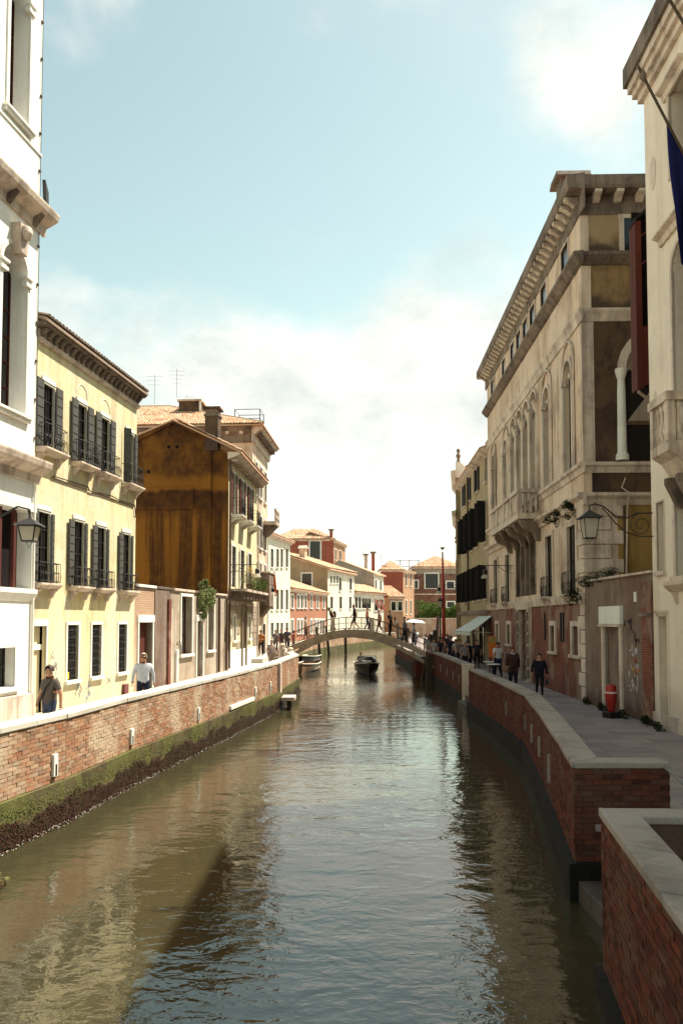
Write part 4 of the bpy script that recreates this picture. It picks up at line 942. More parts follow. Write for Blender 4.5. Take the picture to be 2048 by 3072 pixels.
for i in range(30):
    t = rng.random(); x = 3.85 + .15 + .75 * rng.random(); dz = 1.75 + 1.55 * t; w2, h2 = rng.uniform(.06, .26), rng.uniform(.07, .26)
    c = rng.choice(PC[:4] if .42 < t < .8 and rng.random() < .55 else PC[4:] + PC[:1])
    P = [(x + w2 * (.5 + .5 * math.cos(q) * rng.uniform(.6, 1.1)), dz + h2 * (.5 + .5 * math.sin(q) * rng.uniform(.6, 1.1))) for q in [k * math.pi / 4.5 for k in range(9)]]
    MB().poly(P, -.005 - i * .0006, -.001, 'y').build('torn_poster', plain('poster_paper', c, .9, .1, .7, 22, (.16, .12, .1)), root)
mb = MB(); rng = random.Random(4)
for k in range(5):
    p = [(3.85 + k * .2, -.006, 4.15 - k * .12 + rng.uniform(-.1, .1))]
    for q in range(8): p.append((p[-1][0] + rng.uniform(-.05, .09), -.006, p[-1][2] + rng.uniform(-.16, .14)))
    mb.tube(p, .017, 4)
mb.build('graffiti', plain('black_spray', (.035, .025, .03), .8, bump=0), root)
for i, (x, y, z, r, n) in enumerate(((.35, -.12, 5.5, .4, 260), (1.6, 0, 5.6, .5, 240), (2.3, .1, 5.7, .35, 200), (.8, -.1, 5.5, .3, 120))):
    e = empty('wall_weeds', on_front((8.82, 29.0), (8.95, 23.02), 1.1, x, y, z), 0, ['dark weeds trailing off the yard wall beside the quoins', 'weeds sprouting from the middle of the yard wall coping', 'upright weeds on the yard wall above the door', 'thin weeds low on the yard wall coping'][i], 'weeds', 'weeds on the yard wall')
    leaves(n * 2, [((0, 0, .04), (r, .14, .14)), ((0, -.06, -.08), (r * .6, .08, .16))], .035, 60 + i).build('foliage', M['leafd'], e)
for i, (x, y, r) in enumerate(((8.62, 26.6, .45), (8.6, 24.6, .35), (8.75, 23.0, .6), (8.55, 21.7, .25), (8.7, 28.6, .3))):
    e = empty('ground_weeds', (x, y, 1.1), 0, ['dark weeds at the foot of the yard door', 'low weeds right of the red bin', 'dense weeds at the corner of the cream palazzo', 'small weeds in front of the cream palazzo plinth', 'sparse weeds below the palazzo quoins'][i], 'weeds', 'weeds along the wall foot')
    leaves(int(900 * r), [((0, 0, .08), (.14, r, .11)), ((0, r * .4, .14), (.1, r * .3, .13))], .035, 70 + i).build('foliage', M['leafd'], e)

# --- the big palazzo
PF, PN = (9.5, 51.6), (8.9, 29.2)
root, L = bld('great_palazzo', 'great weathered palazzo with bracketed cornice, four light window and stone balcony', PF, PN, 1.1, 'palazzo')
u = lambda a, b: (L - b, L - a)
att = [(1.75, 2.85), (5.5, 6.6), (7.9, 9.0), (9.6, 10.7), (11.3, 12.4), (13.0, 14.1), (15.7, 16.8), (19.7, 20.8)]
sing = [(1.35, 2.6), (5.0, 6.15), (15.25, 16.3), (19.4, 20.5)]
quad = [(7.55, 8.95), (9.25, 10.65), (10.95, 12.35), (12.65, 14.05)]
mez = [(1.15, 2.4), (4.95, 6.15), (14.95, 16.2), (19.0, 20.15)]
grd = [(.8, 1.7), (4.5, 5.3), (14.7, 15.7), (18.6, 19.5)]
holes = [(*u(*a), 17.75, 19.1) for a in att] + [(*u(*a), 9.9, 14.3, 'arch') for a in sing] + [(*u(*a), 8.95, 14.9, 'arch') for a in quad] + [(*u(*a), 5.1, 7.75) for a in mez] + [(*u(8.3, 13.2), 5.3, 8.3)]
wall(root, L, 4.86, 19.6, holes, M['beige'], .24, 12)
gh = [(*u(*a), 2.77, 3.86) for a in grd] + [(*u(9.7, 11.7), 1.1, 4.6)]
wall(root, L, 1.1, 4.85, gh, M['brickP'], .24, 12, 'brick_base', y=-.03)
for h in holes[:8]: window(root, h, .14, .04, M['stone'], .07, False, (0, 0), M['glass'], M['shutterb'])
for h in holes[8:12]:
    o = window(root, h, .16, .10, M['stone'], .24, False, (1, 3), M['glass'], M['shutterb'])
    a, b = h[0], h[1]; Q = arc(a - .28, b + .28, h[3] + .75, 12)
    mb = MB(); mb.tube([(a - .28, -.06, 9.95)] + [(p[0], -.06, p[1]) for p in Q] + [(b + .28, -.06, 9.95)], .05, 5); mb.build('outer_arch_moulding', M['stone'], o)
    for x in (a, b): MB().box(x - .12, x + .12, -.16, .05, h[3] - .85, h[3] - .68).build('impost', M['stone'], o)
for h in holes[12:16]: window(root, h, .14, .10, M['stone'], .24, False, (1, 4), M['glass'], M['shutterb'])
for x in [L - 7.4, L - 9.1, L - 10.8, L - 12.5, L - 14.2]:
    c = MB().lathe([(.21, 0), (.21, .12), (.16, .2), (.155, 2.0), (.135, 4.55), (.16, 4.6), (.13, 4.66)], (x, -.02, 8.96), 16).build('column', M['stone'], root, smooth=False)
    MB().lathe([(.14, 0), (.17, .1), (.24, .34), (.27, .42), (.27, .5)], (x, -.02, 13.62), 12).build('capital', M['stone'], c); MB().box(x - .26, x + .26, -.28, .26, 14.12, 14.24).build('abacus', M['stone'], c)
for h in holes[16:20]:
    window(root, h, .2, .06, M['stone'], .13, False, (1, 3), M['glass'], M['shutterb'])
    iron_balcony(root, h[0] - .1, h[1] + .1, 5.1, .85, .28, bow=.08, bars=8, smat=M['stone'])
MB().box(holes[20][0], holes[20][1],   .21, .24, 5.3, 8.3).build('recess_panelling', M['sidedark'], root)
for k in range(5): MB().box(holes[20][0] + k * 1.18, holes[20][0] + k * 1.18 + .2, -.02, .2, 5.3, 8.3).build('recess_pilaster', M['stoned'], root)
for h in gh[:4]: window(root, h, .2, .07, M['stone'], .24, True, (1, 1), M['glass'], M['iron'], y=-.03)
p = gh[4]
o = MB().box(p[0] - .45, p[0], -.22, .1, 1.1, 4.6).box(p[1], p[1] + .45, -.22, .1, 1.1, 4.6).box(p[0] - .5, p[1] + .5, -.26, .1, 4.6, 5.0).build('portal', M['stone'], root, bev=.02); MB().box(p[0], p[1],   .14, .2, 1.1, 4.6).build('portal_door', M['door'], o)
for i in range(6):
    for x in (p[0] - .5, p[1] - .02): MB().box(x, x + .52, -.27, -.22, 1.3 + i * .55, 1.75 + i * .55).build('portal_block', M['stoned'], o, bev=.02)
# string courses run along the front and return along the side
def course(prof, mat, name='string_course', sd=12.):
    m = max(-q[0] for q in prof)
    cornice(root, L + m * .999, prof, mat, name=name)
    MB().poly([(L - q[0], q[1]) for q in prof][::-1], .02, sd, 'y').build(name, mat, root)
course([(.01, 17.25), (-.12, 17.3), (-.3, 17.5), (-.36, 17.54), (-.36, 17.68), (.01, 17.72)], M['stoned'])
course([(.01, 15.15), (-.06, 15.15), (-.1, 15.4), (-.17, 15.52), (-.17, 15.62), (.01, 15.64)], M['stone'])
course([(.01, 9.5), (-.05, 9.5), (-.1, 9.7), (-.2, 9.76), (-.2, 9.88), (.01, 9.9)], M['stone'])
course([(.01, 8.3), (-.08, 8.3), (-.12, 8.5), (-.3, 8.62), (-.3, 8.74), (.01, 8.76)], M['stone'])
course([(.01, 4.72), (-.10, 4.72), (-.14, 4.95), (-.14, 5.08), (.01, 5.1)], M['stone'])
cor = cornice(root, L + .62, [(.02, 19.2), (-.05, 19.2), (-.07, 19.35), (-.05, 19.92), (-.55, 19.95), (-.62, 20.05), (-.62, 20.42), (.02, 20.5)], M['stoned'], x0=-.5)
MB().poly([(L - .02, 19.2), (L + .05, 19.2), (L + .07, 19.35), (L + .05, 19.92), (L + .55, 19.95), (L + .618, 20.05), (L + .618, 20.42), (L - .02, 20.5)], .03, 12.5, 'y').build('side_cornice', M['stoned'], root)
mo_me = MB().poly([(.0, -.32), (-.12, -.32), (-.3, -.18), (-.5, -.1), (-.5, 0), (0, 0)], -.13, .13, 'x').mesh('modillion', M['stone'])
for k in range(38): inst('modillion', mo_me, cor, Matrix.Translation((.2 + k * .595, -.04, 19.93)))
for k in range(14): inst('modillion', mo_me, cor, Matrix.Translation((L + .04, .55 + k * .8, 19.93)) @ Matrix.Rotation(math.pi / 2, 4, 'Z'))
roof_quad(root, [(-.4, -.6, 20.45), (L + .55, -.6, 20.45), (L - 5, 6, 22.3), (4, 6, 22.3)], M['tile']); roof_quad(root, [(L + .55, -.6, 20.45), (L + .55, 12.6, 20.45), (L - 5, 6, 22.3)], M['tile']); roof_quad(root, [(-.4, 12.6, 20.45), (-.4, -.6, 20.45), (4, 6, 22.3)], M['tile'])
ch = MB().box(L - 1.9, L - 1.2, -.4, .5, 20.2, 21.3).build('chimney', M['stoned'], root); MB().poly([(L - 2.2, 21.3), (L - .9, 21.3), (L - 1.0, 21.5), (L - 2.0, 21.5)], -.6, .7, 'y').build('chimney_cap', M['stoned'], ch)
# big balcony
b = MB().box(L - 14.9, L - 7.1, -1.05, -.0, 8.72, 8.98).build('stone_balcony', M['stone'], root); MB().box(L - 14.95, L - 7.05, -1.1, -.86, 9.92, 10.1).box(L - 7.3, L - 7.05, -.86, 0, 9.92, 10.1).build('balustrade_rail', M['stone'], b)
for x in (-14.85, -12.95, -11.0, -9.05, -7.33): MB().box(L + x, L + x + .24, -1.06, -.86, 8.98, 9.92).build('newel', M['stone'], b)
bal_me = MB().lathe([(.075, 0), (.045, .1), (.095, .32), (.05, .6), (.07, .94)], n=10).mesh('baluster', M['stone'], True)
for k in range(26):
    x = L - 14.45 + k * .275
    if min(abs(x - (L + q + .12)) for q in (-12.95, -11.0, -9.05)) > .2: inst('baluster', bal_me, b, Matrix.Translation((x, -.96, 8.98)))
for k in range(3): inst('baluster', bal_me, b, Matrix.Translation((L - 7.2, -.2 - k * .24, 8.98)))
for x in (-14.4, -12.6, -10.8, -9.0, -7.5): MB().poly([(0, 7.7), (-.2, 7.75), (-.35, 8.1), (-.8, 8.3), (-.95, 8.55), (-.95, 8.72), (0, 8.72)], L + x, L + x + .32, 'x').build('corbel', M['stoned'], b, bev=.03)
# quoins at the near corner, alternately long and short, front and side
z = 1.15; i = 0
while z < 8.2:
    hgt = .52; ln = .85 if i % 2 else .5
    if not 4.6 < z < 5.1: MB().box(L - ln, L + .06, -.075, ln * 1.3 + .3, z, z + hgt - .03).build('quoin', M['stone'], root, bev=.02)
    z += hgt; i += 1
# plaster skin of the side wall, each storey weathered differently, a few mm proud
def sideskin(z0, z1, mat, y0=.3, y1=11.9, hole=None, nm='side_plaster'):
    if hole: 
        mb = MB(); a, bb, c, d = hole; P = arc(a, bb, d, 12)
        mb.box(L, L + .02, y0, a, z0, z1).box(L, L + .02, bb, y1, z0, z1); mb.box(L, L + .02, a, bb, z0, c)
        for p, q in zip(P, P[1:]): mb.hexa([(L, p[0], p[1]), (L + .02, p[0], p[1]), (L + .02, q[0], q[1]), (L, q[0], q[1]), (L, p[0], z1), (L + .02, p[0], z1), (L + .02, q[0], z1), (L, q[0], z1)])
        mb.build(nm, mat, root)
    else: MB().box(L, L + .02, y0, y1, z0, z1).build(nm, mat, root)
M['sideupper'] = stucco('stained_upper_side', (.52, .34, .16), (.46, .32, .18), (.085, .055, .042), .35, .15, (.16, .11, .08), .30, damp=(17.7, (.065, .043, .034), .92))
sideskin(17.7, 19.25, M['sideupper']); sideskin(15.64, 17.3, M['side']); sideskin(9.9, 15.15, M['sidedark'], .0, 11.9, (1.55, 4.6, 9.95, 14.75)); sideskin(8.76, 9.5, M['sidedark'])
M['sidelow'] = stucco('ochre_lower_side', (.38, .23, .07), (.33, .20, .06), (.13, .07, .03), .35, .35)
sideskin(5.1, 8.3, M['sidelow'], 1.2)
MB().box(L + .001, L + .03, -.02, .42, 9.9, 15.15).build('corner_strip', M['stone'], root); MB().box(L + .022, L + .05, .0, .35, 15.64, 17.25).build('corner_strip', M['beige'], root)
# big arched side window with column, dark glass behind
P = arc(1.55, 4.6, 14.75, 14); Q = arc(1.25, 4.9, 15.05, 14); mb = MB()
for i in range(14):
    p, q, s, t = P[i], P[i + 1], Q[i + 1], Q[i]
    mb.hexa([(L - .1, p[0], p[1]), (L - .1, q[0], q[1]), (L - .1, s[0], s[1]), (L - .1, t[0], t[1]), (L + .12, p[0], p[1]), (L + .12, q[0], q[1]), (L + .12, s[0], s[1]), (L + .12, t[0], t[1])])
sw = mb.build('side_window', M['stone'], root)
for y in (1.4, 4.75):
    MB().lathe([(.24, 0), (.24, .18), (.17, .3), (.15, 2.5), (.13, 3.0), (.17, 3.1), (.22, 3.3), (.22, 3.4)], (L + .03, y, 9.95), 14).build('column', M['stonew'], sw)
MB().box(L + .021, L + .026, 1.55, 4.6, 9.95, 13.3).build('pane', M['glass'], sw); MB().poly([(1.55, 13.3)] + [(p[0], p[1]) for p in P] + [(4.6, 13.3)], L + .021, L + .027, 'x').build('lunette', M['tan'], sw)
MB().box(L + .028, L + .06, 1.5, 4.65, 13.05, 13.3).build('transom', M['dark'], sw); MB().box(L + .028, L + .1, 1.55, 4.6, 11.25, 11.4).build('parapet_bar', M['sidedark'], sw)
MB().poly([(1.6, 11.4), (4.6, 11.4), (4.6, 12.0), (2.6, 12.7)], L + .03, L + .05, 'x').build('awning_blind', M['greyr'], sw)
o = MB().box(L + .0, L + .06, 1.42, 1.6, 17.75, 19.15).box(L, L + .06, 2.35, 2.5, 17.75, 19.15).box(L, L + .062, 1.4, 2.52, 19.05, 19.2).build('side_attic_window', M['stone'], root); MB().box(L + .021, L + .03, 1.6, 2.35, 17.75, 19.05).build('pane', M['glass'], o)
MB().tube([(L + .04, 1.5, 9.3), (L + .06, 1.35, 8.95), (L + .3, 1.55, 8.7), (L + .2, 1.5, 8.2), (L + .06, 1.45, 5.2)], .03, 6).build('drainpipe', M['stone'], root)
MB().tube([(L + .05, 1.42, 5.1), (L + .05, 1.42, 8.25)], .045, 6).build('drainpipe', M['rust'], root)
for x in (L - 3.1, L - 3.5, L - 6.4): MB().box(x, x + .06, -.10, -.03, 3.2, 4.4).build('iron_tie', M['iron'], root)
RF = lambda x, y, z: on_front(PF, PN, 1.1, x, y, z)
for i, (x, z, lab) in enumerate(((L - 1.2, 8.4, 'dark weed clump under the palazzo string course near the corner'), (L - 3.2, 8.3, 'large dark weed clump hanging from the palazzo string course'), (L - .1, 5.1, 'weeds on the sill band at the palazzo corner'))):
    e = empty('ledge_weeds', RF(x, -.25, z), 0, lab, 'weeds', 'weeds on the palazzo ledges')
    leaves(620, [((random.uniform(-.4, .4), random.uniform(-.1, .1), random.uniform(-.4, .2)), (random.uniform(.1, .28), .14, random.uniform(.08, .22))) for _ in range(7)], .05, 80 + i).build('foliage', M['leafd'], e)

# --- cream house with black shutters, further on
PF4, PN4 = (9.95, 66.8), (9.5, 51.62)
root, L = bld('shuttered_house', 'cream house with big black shutters and an awning shop next to the great palazzo', PF4, PN4, 1.1)
u = lambda a, b: (L - b, L - a)
top = [(.4, 1.2), (4.1, 5.6), (8.6, 9.8), (11.8, 12.8)]; md = [(.9, 1.7), (4.6, 5.6), (7.4, 8.4), (10.6, 11.6)]
holes = [(*u(*a), 13.2, 14.8) for a in top] + [(*u(*a), 9.25, 11.9) for a in md] + [(*u(a, a + 1), 5.5, 7.65) for a in (.8, 3.6, 6.4, 9.2, 11.6)] + [(*u(2.2, 4.2), 1.1, 3.6), (*u(6, 8), 1.1, 3.6), (*u(9.5, 11), 1.1, 3.6)]
M['cream2'] = stucco('yellow_cream_stucco', (.40, .315, .175), (.36, .285, .175), (.21, .155, .09), .3, .3)
wall(root, L, 1.1, 15.2, holes, M['cream2'], .12, 9)
for h in holes[:13]: window(root, h, .1, .04, M['stone'], .12, True, (1, 2))
for a in top[1:]: 
    for x in u(*a): shutter(root, x - .35, x + .35, 13.2, 14.85, 5, M['shutterb'], -.09)
for a in md: shutter(root, L - a[0] + .02, L - a[0] + .62, 9.3, 11.95, 6, M['shutterb'], -.06, -1.25, 'l'); shutter(root, L - a[1] - .62, L - a[1] - .02, 9.3, 11.95, 6, M['shutterb'], -.06, 1.25, 'r')
for a in (.8, 3.6, 6.4, 9.2, 11.6): shutter(root, L - a + .02, L - a + .64, 5.5, 7.7, 6, M['shutterb'], -.06, -1.25, 'l'); shutter(root, L - a - 1.64, L - a - 1.02, 5.5, 7.7, 6, M['shutterb'], -.06, 1.25, 'r')
for h in holes[13:]:
    o = MB().box(h[0] - .15, h[0], -.05, .1, 1.1, 3.6).box(h[1], h[1] + .15, -.05, .1, 1.1, 3.6).box(h[0] - .2, h[1] + .2, -.07, .1, 3.6, 3.85).build('shopfront', M['stoned'], root); MB().box(h[0], h[1],   .08, .11, 1.1, 3.6).build('pane', M['glass'], o)
MB().box(0, L, -.25, .0, 4.5, 4.75).build('string_course', M['stoned'], root)
cornice(root, L + .0, [(.02, 14.9), (-.3, 15.05), (-.5, 15.2), (-.5, 15.32), (.02, 15.4)], M['stone'], x0=-.3)
roof_quad(root, [(-.4, -.55, 15.33), (L, -.55, 15.33), (L, 5, 17.5), (3, 5, 17.5)], M['tile']); roof_quad(root, [(-.4, 9, 15.33), (-.4, -.55, 15.33), (3, 5, 17.5)], M['tile'])
downpipe(root, L - 9.2, 4.8, 15, M['rust'], -.15, .07)
aw = empty('awning', (0, 0, 0), 0, 'pale canvas awning over the cafe on the right quay', 'awning', z0=0)
A = [(8.0, 50.0, 3.35), (7.75, 55.2, 3.35), (9.45, 55.4, 4.35), (9.4, 50.2, 4.35)]
A = [Vector(p) for p in A]; mb = MB(); n = 8
for i in range(n):
    for j in range(3):
        f = lambda i, j: A[0].lerp(A[1], i / n).lerp(A[3].lerp(A[2], i / n), j / 3) + Vector((0, 0, -.05 * math.sin(math.pi * j / 3)))
        mb.quad(f(i, j), f(i + 1, j), f(i + 1, j + 1), f(i, j + 1))
o = mb.build('canopy', M['canvas'], aw); s2 = o.modifiers.new('t', 'SOLIDIFY'); s2.thickness = .012
mb = MB(); mb.quad((8.0, 50, 3.33), (7.75, 55.2, 3.33), (7.75, 55.2, 3.13), (8.0, 50, 3.13)); mb.build('valance', M['canvas'], aw)
for y in (50.2, 52.6, 55.2): MB().tube([(8.02 - (y - 50) * .05, y, 3.34), (9.4, y, 3.3)], .02, 5).build('awning_arm', M['stone'], aw)

# --- gabled house with a stone ball finial
root, L = bld('finial_house', 'narrow tan house with a stone ball finial at the end of the right row', (10.85, 75.5), (9.6, 67.0), 1.1)
holes = [(*(L - b, L - a), z, z + 2.2) for z in (6.9, 11.2) for a, b in ((1.2, 2.2), (4.6, 5.6))]
wall(root, L, 1.1, 16.2, holes, M['tan'], .12, 9); [window(root, h, .12, .04, M['stone'], .12, True, (1, 2)) for h in holes]
for z0, pr in ((12.6, .35), (16.0, .4)): cornice(root, L + .3, [(.02, z0), (-.1, z0 + .1), (-pr, z0 + .5), (-pr, z0 + .65), (.02, z0 + .7)], M['stone'], x0=-.2)
MB().poly([(.0, 16.1), (1.9, 16.1), (.25, 17.5), (0, 17.5)], L - .25, L + .05, 'x').build('gable_end', M['stonew'], root); MB().lathe([(.18, 0), (.14, .2), (.1, .3), (.2, .5), (.2, .62), (.08, .8), (.17, .95), (.14, 1.1), (.02, 1.2)], (L - .1, .25, 17.4), 10).build('ball_finial', M['stoned'], root)
roof_quad(root, [(-.2, -.4, 16.6), (L, -.4, 16.6), (L, 4.5, 18.6), (-.2, 4.5, 18.6)], M['tile'])
for y, z in ((.35, 6.9), (.35, 5.2)): o = MB().box(L + .0, L + .04, y - .1, y + .65, z - .1, z + 2.3 if z > 6 else z + .8).build('side_window', M['stone'], root); MB().box(L + .03, L + .06, y, y + .55, z, z + 2.2 if z > 6 else z + .7).build('pane', M['shutterb'] if z > 6 else M['stonew'], o)

# ================================================================== far houses round the bend
def px(P0, P1, x, y):     # picture measure -> position on that front
    a = (x - 1024) / 2400; b = (1744.7 - y) / 2400; r = (a, math.cos(TH) - b * math.sin(TH), math.sin(TH) + b * math.cos(TH))
    ux, uy = P1[0] - P0[0], P1[1] - P0[1]; Lq = math.hypot(ux, uy); ux /= Lq; uy /= Lq
    t = (P0[0] * uy - P0[1] * ux) / (r[0] * uy - r[1] * ux); X, Y = r[0] * t, r[1] * t
    return ((X - P0[0]) * ux + (Y - P0[1]) * uy, 4.1 + r[2] * t)
def far_house(name, label, P0, P1, ze, wins, mat, D=8, frame=.14, roof=None, shut=None, sidemat=None, cat='house', eav=.4, rz=2.2, fmat=None, top=True, pm=None):
    root, L = bld(name, label, P0, P1, 1.3, cat)
    holes = []
    for x, y0, y1, wd in wins:
        c, zt = px(P0, P1, x, y0); _, zb = px(P0, P1, x, y1); holes.append((max(.1, c - wd / 2), min(L - .1, c + wd / 2), max(zb, 1.32), min(zt, ze - .15)))
    wall(root, L, 1.3, ze, holes, mat, .1, D)
    for h in holes: window(root, h, frame, .06, fmat or M['stonew'], .1, h[2] > 1.6, (1, 1), pm)
    if sidemat: MB().box(-.02, -.001, .02, D, 1.3, ze).build('side_wall', sidemat, root)
    if top:
        cornice(root, L + .2, [(.02, ze - .3), (-.15, ze - .25), (-eav, ze - .02), (-eav, ze + .08), (.02, ze + .12)], M['stone'], x0=-.2)
        if roof == 'hip':
            q = min(D / 2, L / 2 - .2); roof_quad(root, [(-.4, -eav - .1, ze + .08), (L + .4, -eav - .1, ze + .08), (L - q, D / 2, ze + rz), (q, D / 2, ze + rz)], M['tile']); roof_quad(root, [(-.4, D + .4, ze + .08), (-.4, -eav - .1, ze + .08), (q, D / 2, ze + rz)], M['tile']); roof_quad(root, [(L + .4, -eav - .1, ze + .08), (L + .4, D + .4, ze + .08), (L - q, D / 2, ze + rz)], M['tile'])
            b = Vector((0, D / 2 + eav + .1, rz - .08)); W2 = L + .8
            tile_plane(root, (-.4, -eav - .12, ze + .12), (1, 0, 0), b, W2, lambda t: 0, lambda t: min(1, t / (q + .4), (W2 - t) / (q + .4)) * b.length, 0, .32, .9, seed=9)
            a2 = Vector((q + .4, 0, rz - .08)); H2 = D + eav + .5
            tile_plane(root, (-.42, D + .4, ze + .12), (0, -1, 0), a2, H2, lambda t: 0, lambda t: min(1, t / (D / 2 + .4), (H2 - t) / (D / 2 + eav)) * a2.length, 0, .32, .9, seed=10)
        elif roof == 'shed':
            roof_quad(root, [(-.3, -eav - .1, ze + .08), (L + .3, -eav - .1, ze + .08), (L + .3, D, ze + rz), (-.3, D, ze + rz)], M['tile'])
            b = Vector((0, D + eav + .1, rz - .08)); tile_plane(root, (-.3, -eav - .12, ze + .12), (1, 0, 0), b, L + .6, lambda t: 0, lambda t: b.length, 0, .3, .8, seed=12)
    return root, L
ys = lambda xs, a, b, wd: [(x, a, b, wd) for x in xs]
far_house('white_house', 'white three storey house with grey shuttered windows left of the bridge', (-7.91, 86.7), (-6.19, 96.4), 13.4, ys((815.6, 832, 844.5, 860), 1647, 1702, 1.05) + ys((815.6, 832, 844.5, 860), 1769, 1829, 1.05) + ys((815.6, 832, 844.5, 860), 1868, 1910, 1.05), M['creamf'], 9, .06, 'shed', rz=1.6, pm=M['shutterg'])
r6, _ = far_house('brick_house', 'low red brick house with white framed windows beyond the bridge', (-6.22, 97.2), (-2.2, 115.6), 7.8, ys((876, 894, 905, 916, 933, 952, 970), 1786, 1824, .85) + ys((876, 894, 905, 916, 933, 945, 952, 961, 970), 1860, 1900, .8), M['brickF'], 7, .22, 'shed', rz=2.6)
root, L = far_house('tan_gable_house', 'house with a bare tan side wall and white front beyond the brick house', (-2.07, 118), (2.06, 130), 11.7, ys((993, 1002, 1011), 1728, 1750, .75) + [(1019.5, 1733, 1772, 1.1), (1051, 1735, 1770, 1.1)] + ys((994, 1021, 1050), 1790, 1826, 1.1), M['creamf'], 8, .08, None, top=False)
MB().add([(-.02, -.05, 1.3), (-.02, 8, 1.3), (-.02, 8, 14.4), (-.02, -.05, 11.75)], ((3, 2, 1, 0),)).build('side_wall', M['tan'], root)
roof_quad(root, [(-.25, -.5, 11.72), (L + .2, -.5, 11.55), (L + .2, 8.4, 14.5), (-.25, 8.4, 14.5)], M['tile'], th=.22); b = Vector((0, 8.9, 2.9)); tile_plane(root, (-.25, -.5, 11.75), (1, 0, 0), b, L + .4, lambda t: 0, lambda t: b.length, 0, .3, .8, seed=14)
o = MB().box(-.08, -.02, 2.3, 4.2, 9.0, 11.2).build('side_window', M['stonew'], root); MB().box(-.1, -.08, 2.5, 4.0, 9.2, 11.0).build('pane', M['glass'], o)
o = MB().box(-.08, -.02, 7.1, 7.7, 11.6, 13.2).build('side_window', M['stonew'], root); MB().box(-.1, -.08, 7.2, 7.6, 11.7, 13.1).build('pane', M['glass'], o)
ch = MB().box(2.0, 2.9, 4.4, 5.3, 12.8, 15.0).build('chimney', M['beige'], root); MB().poly([(1.8, 15.0), (3.1, 15.0), (2.45, 15.5)], 4.2, 5.5, 'y').build('chimney_cap', M['stone'], ch)
far_house('white_wing', 'low white shop wing with one large dark window beside the bridge crown', (2.15, 130.5), (7.35, 140), 8.6, [(1068, 1791, 1824, 1.3), (1078, 1791, 1826, 1.3), (1097, 1795, 1825, 3.6), (1130, 1800, 1832, 2.0), (1143, 1798, 1830, 2.0)], M['creamf'], 3.5, .1, 'shed', rz=1.6)
root, L = far_house('grey_gable_house', 'grey gabled house with a narrow white front above the shop wing', (5.8, 142), (7.75, 147.5), 12.3, [(1127, 1740, 1772, .9), (1141, 1742, 1772, .9)], M['creamf'], 8, .12, None, top=False)
mb = MB(); ang = math.atan2(5.5, 1.95)     # side wall turned to face the camera squarely: local direction of world -X
wx = Vector((math.cos(-ang) * -1, math.sin(-ang) * -1)); P = lambda d, z, e=0: (wx.x * d - .03 + wx.y * e, wx.y * d - wx.x * e, z)
mb.add([P(0, 1.3), P(7.8, 1.3), P(7.8, 13.7), P(6.1, 14.7), P(0, 12.4)], ((4, 3, 2, 1, 0),)); mb.build('side_wall', M['greyr'], root)
roof_quad(root, [P(-.4, 12.3, .3), P(6.1, 14.8, .3), (P(6.1, 14.8)[0] + 6, P(6.1, 0)[1] + .5, 14.8), (L + .5, -.4, 12.3)], M['tile'], th=.25)
roof_quad(root, [P(6.1, 14.8, .3), P(8.2, 13.5, .3), (P(8.2, 0)[0] + 6, P(8.2, 0)[1], 13.5), (P(6.1, 14.8)[0] + 6, P(6.1, 0)[1] + .5, 14.8)], M['tile'], th=.25)
far_house('tall_red_house', 'tall red house with hip roof and chimney standing behind the others', (-12.5, 150), (-1.5, 150), 19.2, [(945, 1624, 1678, 1.9)], M['red'], 7, .25, 'hip', rz=2.3)
root, L = far_house('orange_wing_house', 'orange end wall with dark shutters of the tall red house', (-1.48, 150.02), (.75, 161), 18.9, [(1006, 1648, 1680, 1.2), (1020, 1652, 1680, 1.6)], M['orange'], 5, .12, 'shed', rz=2.0)
far_house('red_house', 'red house with orange front and tiled hip roof right of the bridge', (8.0, 160), (12.27, 160), 14.0, [], M['red'], 9, .12, 'hip', rz=2.2)
far_house('orange_front_house', 'narrow orange house front with two tall windows per floor', (12.3, 160), (15.2, 168), 13.9, ys((1217.5, 1231), 1722, 1758, 1.1) + ys((1217.5, 1231), 1801, 1842, 1.0), M['orange'], 4.5, .12, 'shed', rz=1.2)
far_house('low_orange_house', 'low orange house with tile roof in front of the red house', (9.0, 150), (11.6, 151), 8.3, ys((1179.5, 1199.5), 1805, 1832, .9), M['orange'], 6, .14, 'shed', rz=2.4)
root, L = far_house('dark_brick_house', 'dark brick building closing the view with a broad tiled hip roof', (15.9, 175), (26.5, 175), 15.6, [(1294, 1721, 1765, 2.8), (1244, 1742, 1765, 1.2), (1350, 1745, 1766, 1.6), (1351, 1806, 1822, 1.6)], M['brickD'], 11, .22, 'hip', rz=2.8)
MB().box(0, L, -.08, 0, 9.6, 9.85).build('string_course', M['stone'], root); MB().box(0, L, -.06, 0, 14.2, 15.2).build('frieze', M['greyr'], root)
gw = empty('yard_wall', (8.3, 142, 1.1), 0, 'low pale brick garden wall beneath the bushes at the end', 'wall', z0=1.1)
MB().box(3.2, 17, 0, .4, 1.1, 4.3).build('brickwork', M['brickG'], gw); MB().box(3.1, 17.1, -.08, .48, 4.3, 4.45).build('coping', M['stone'], gw)
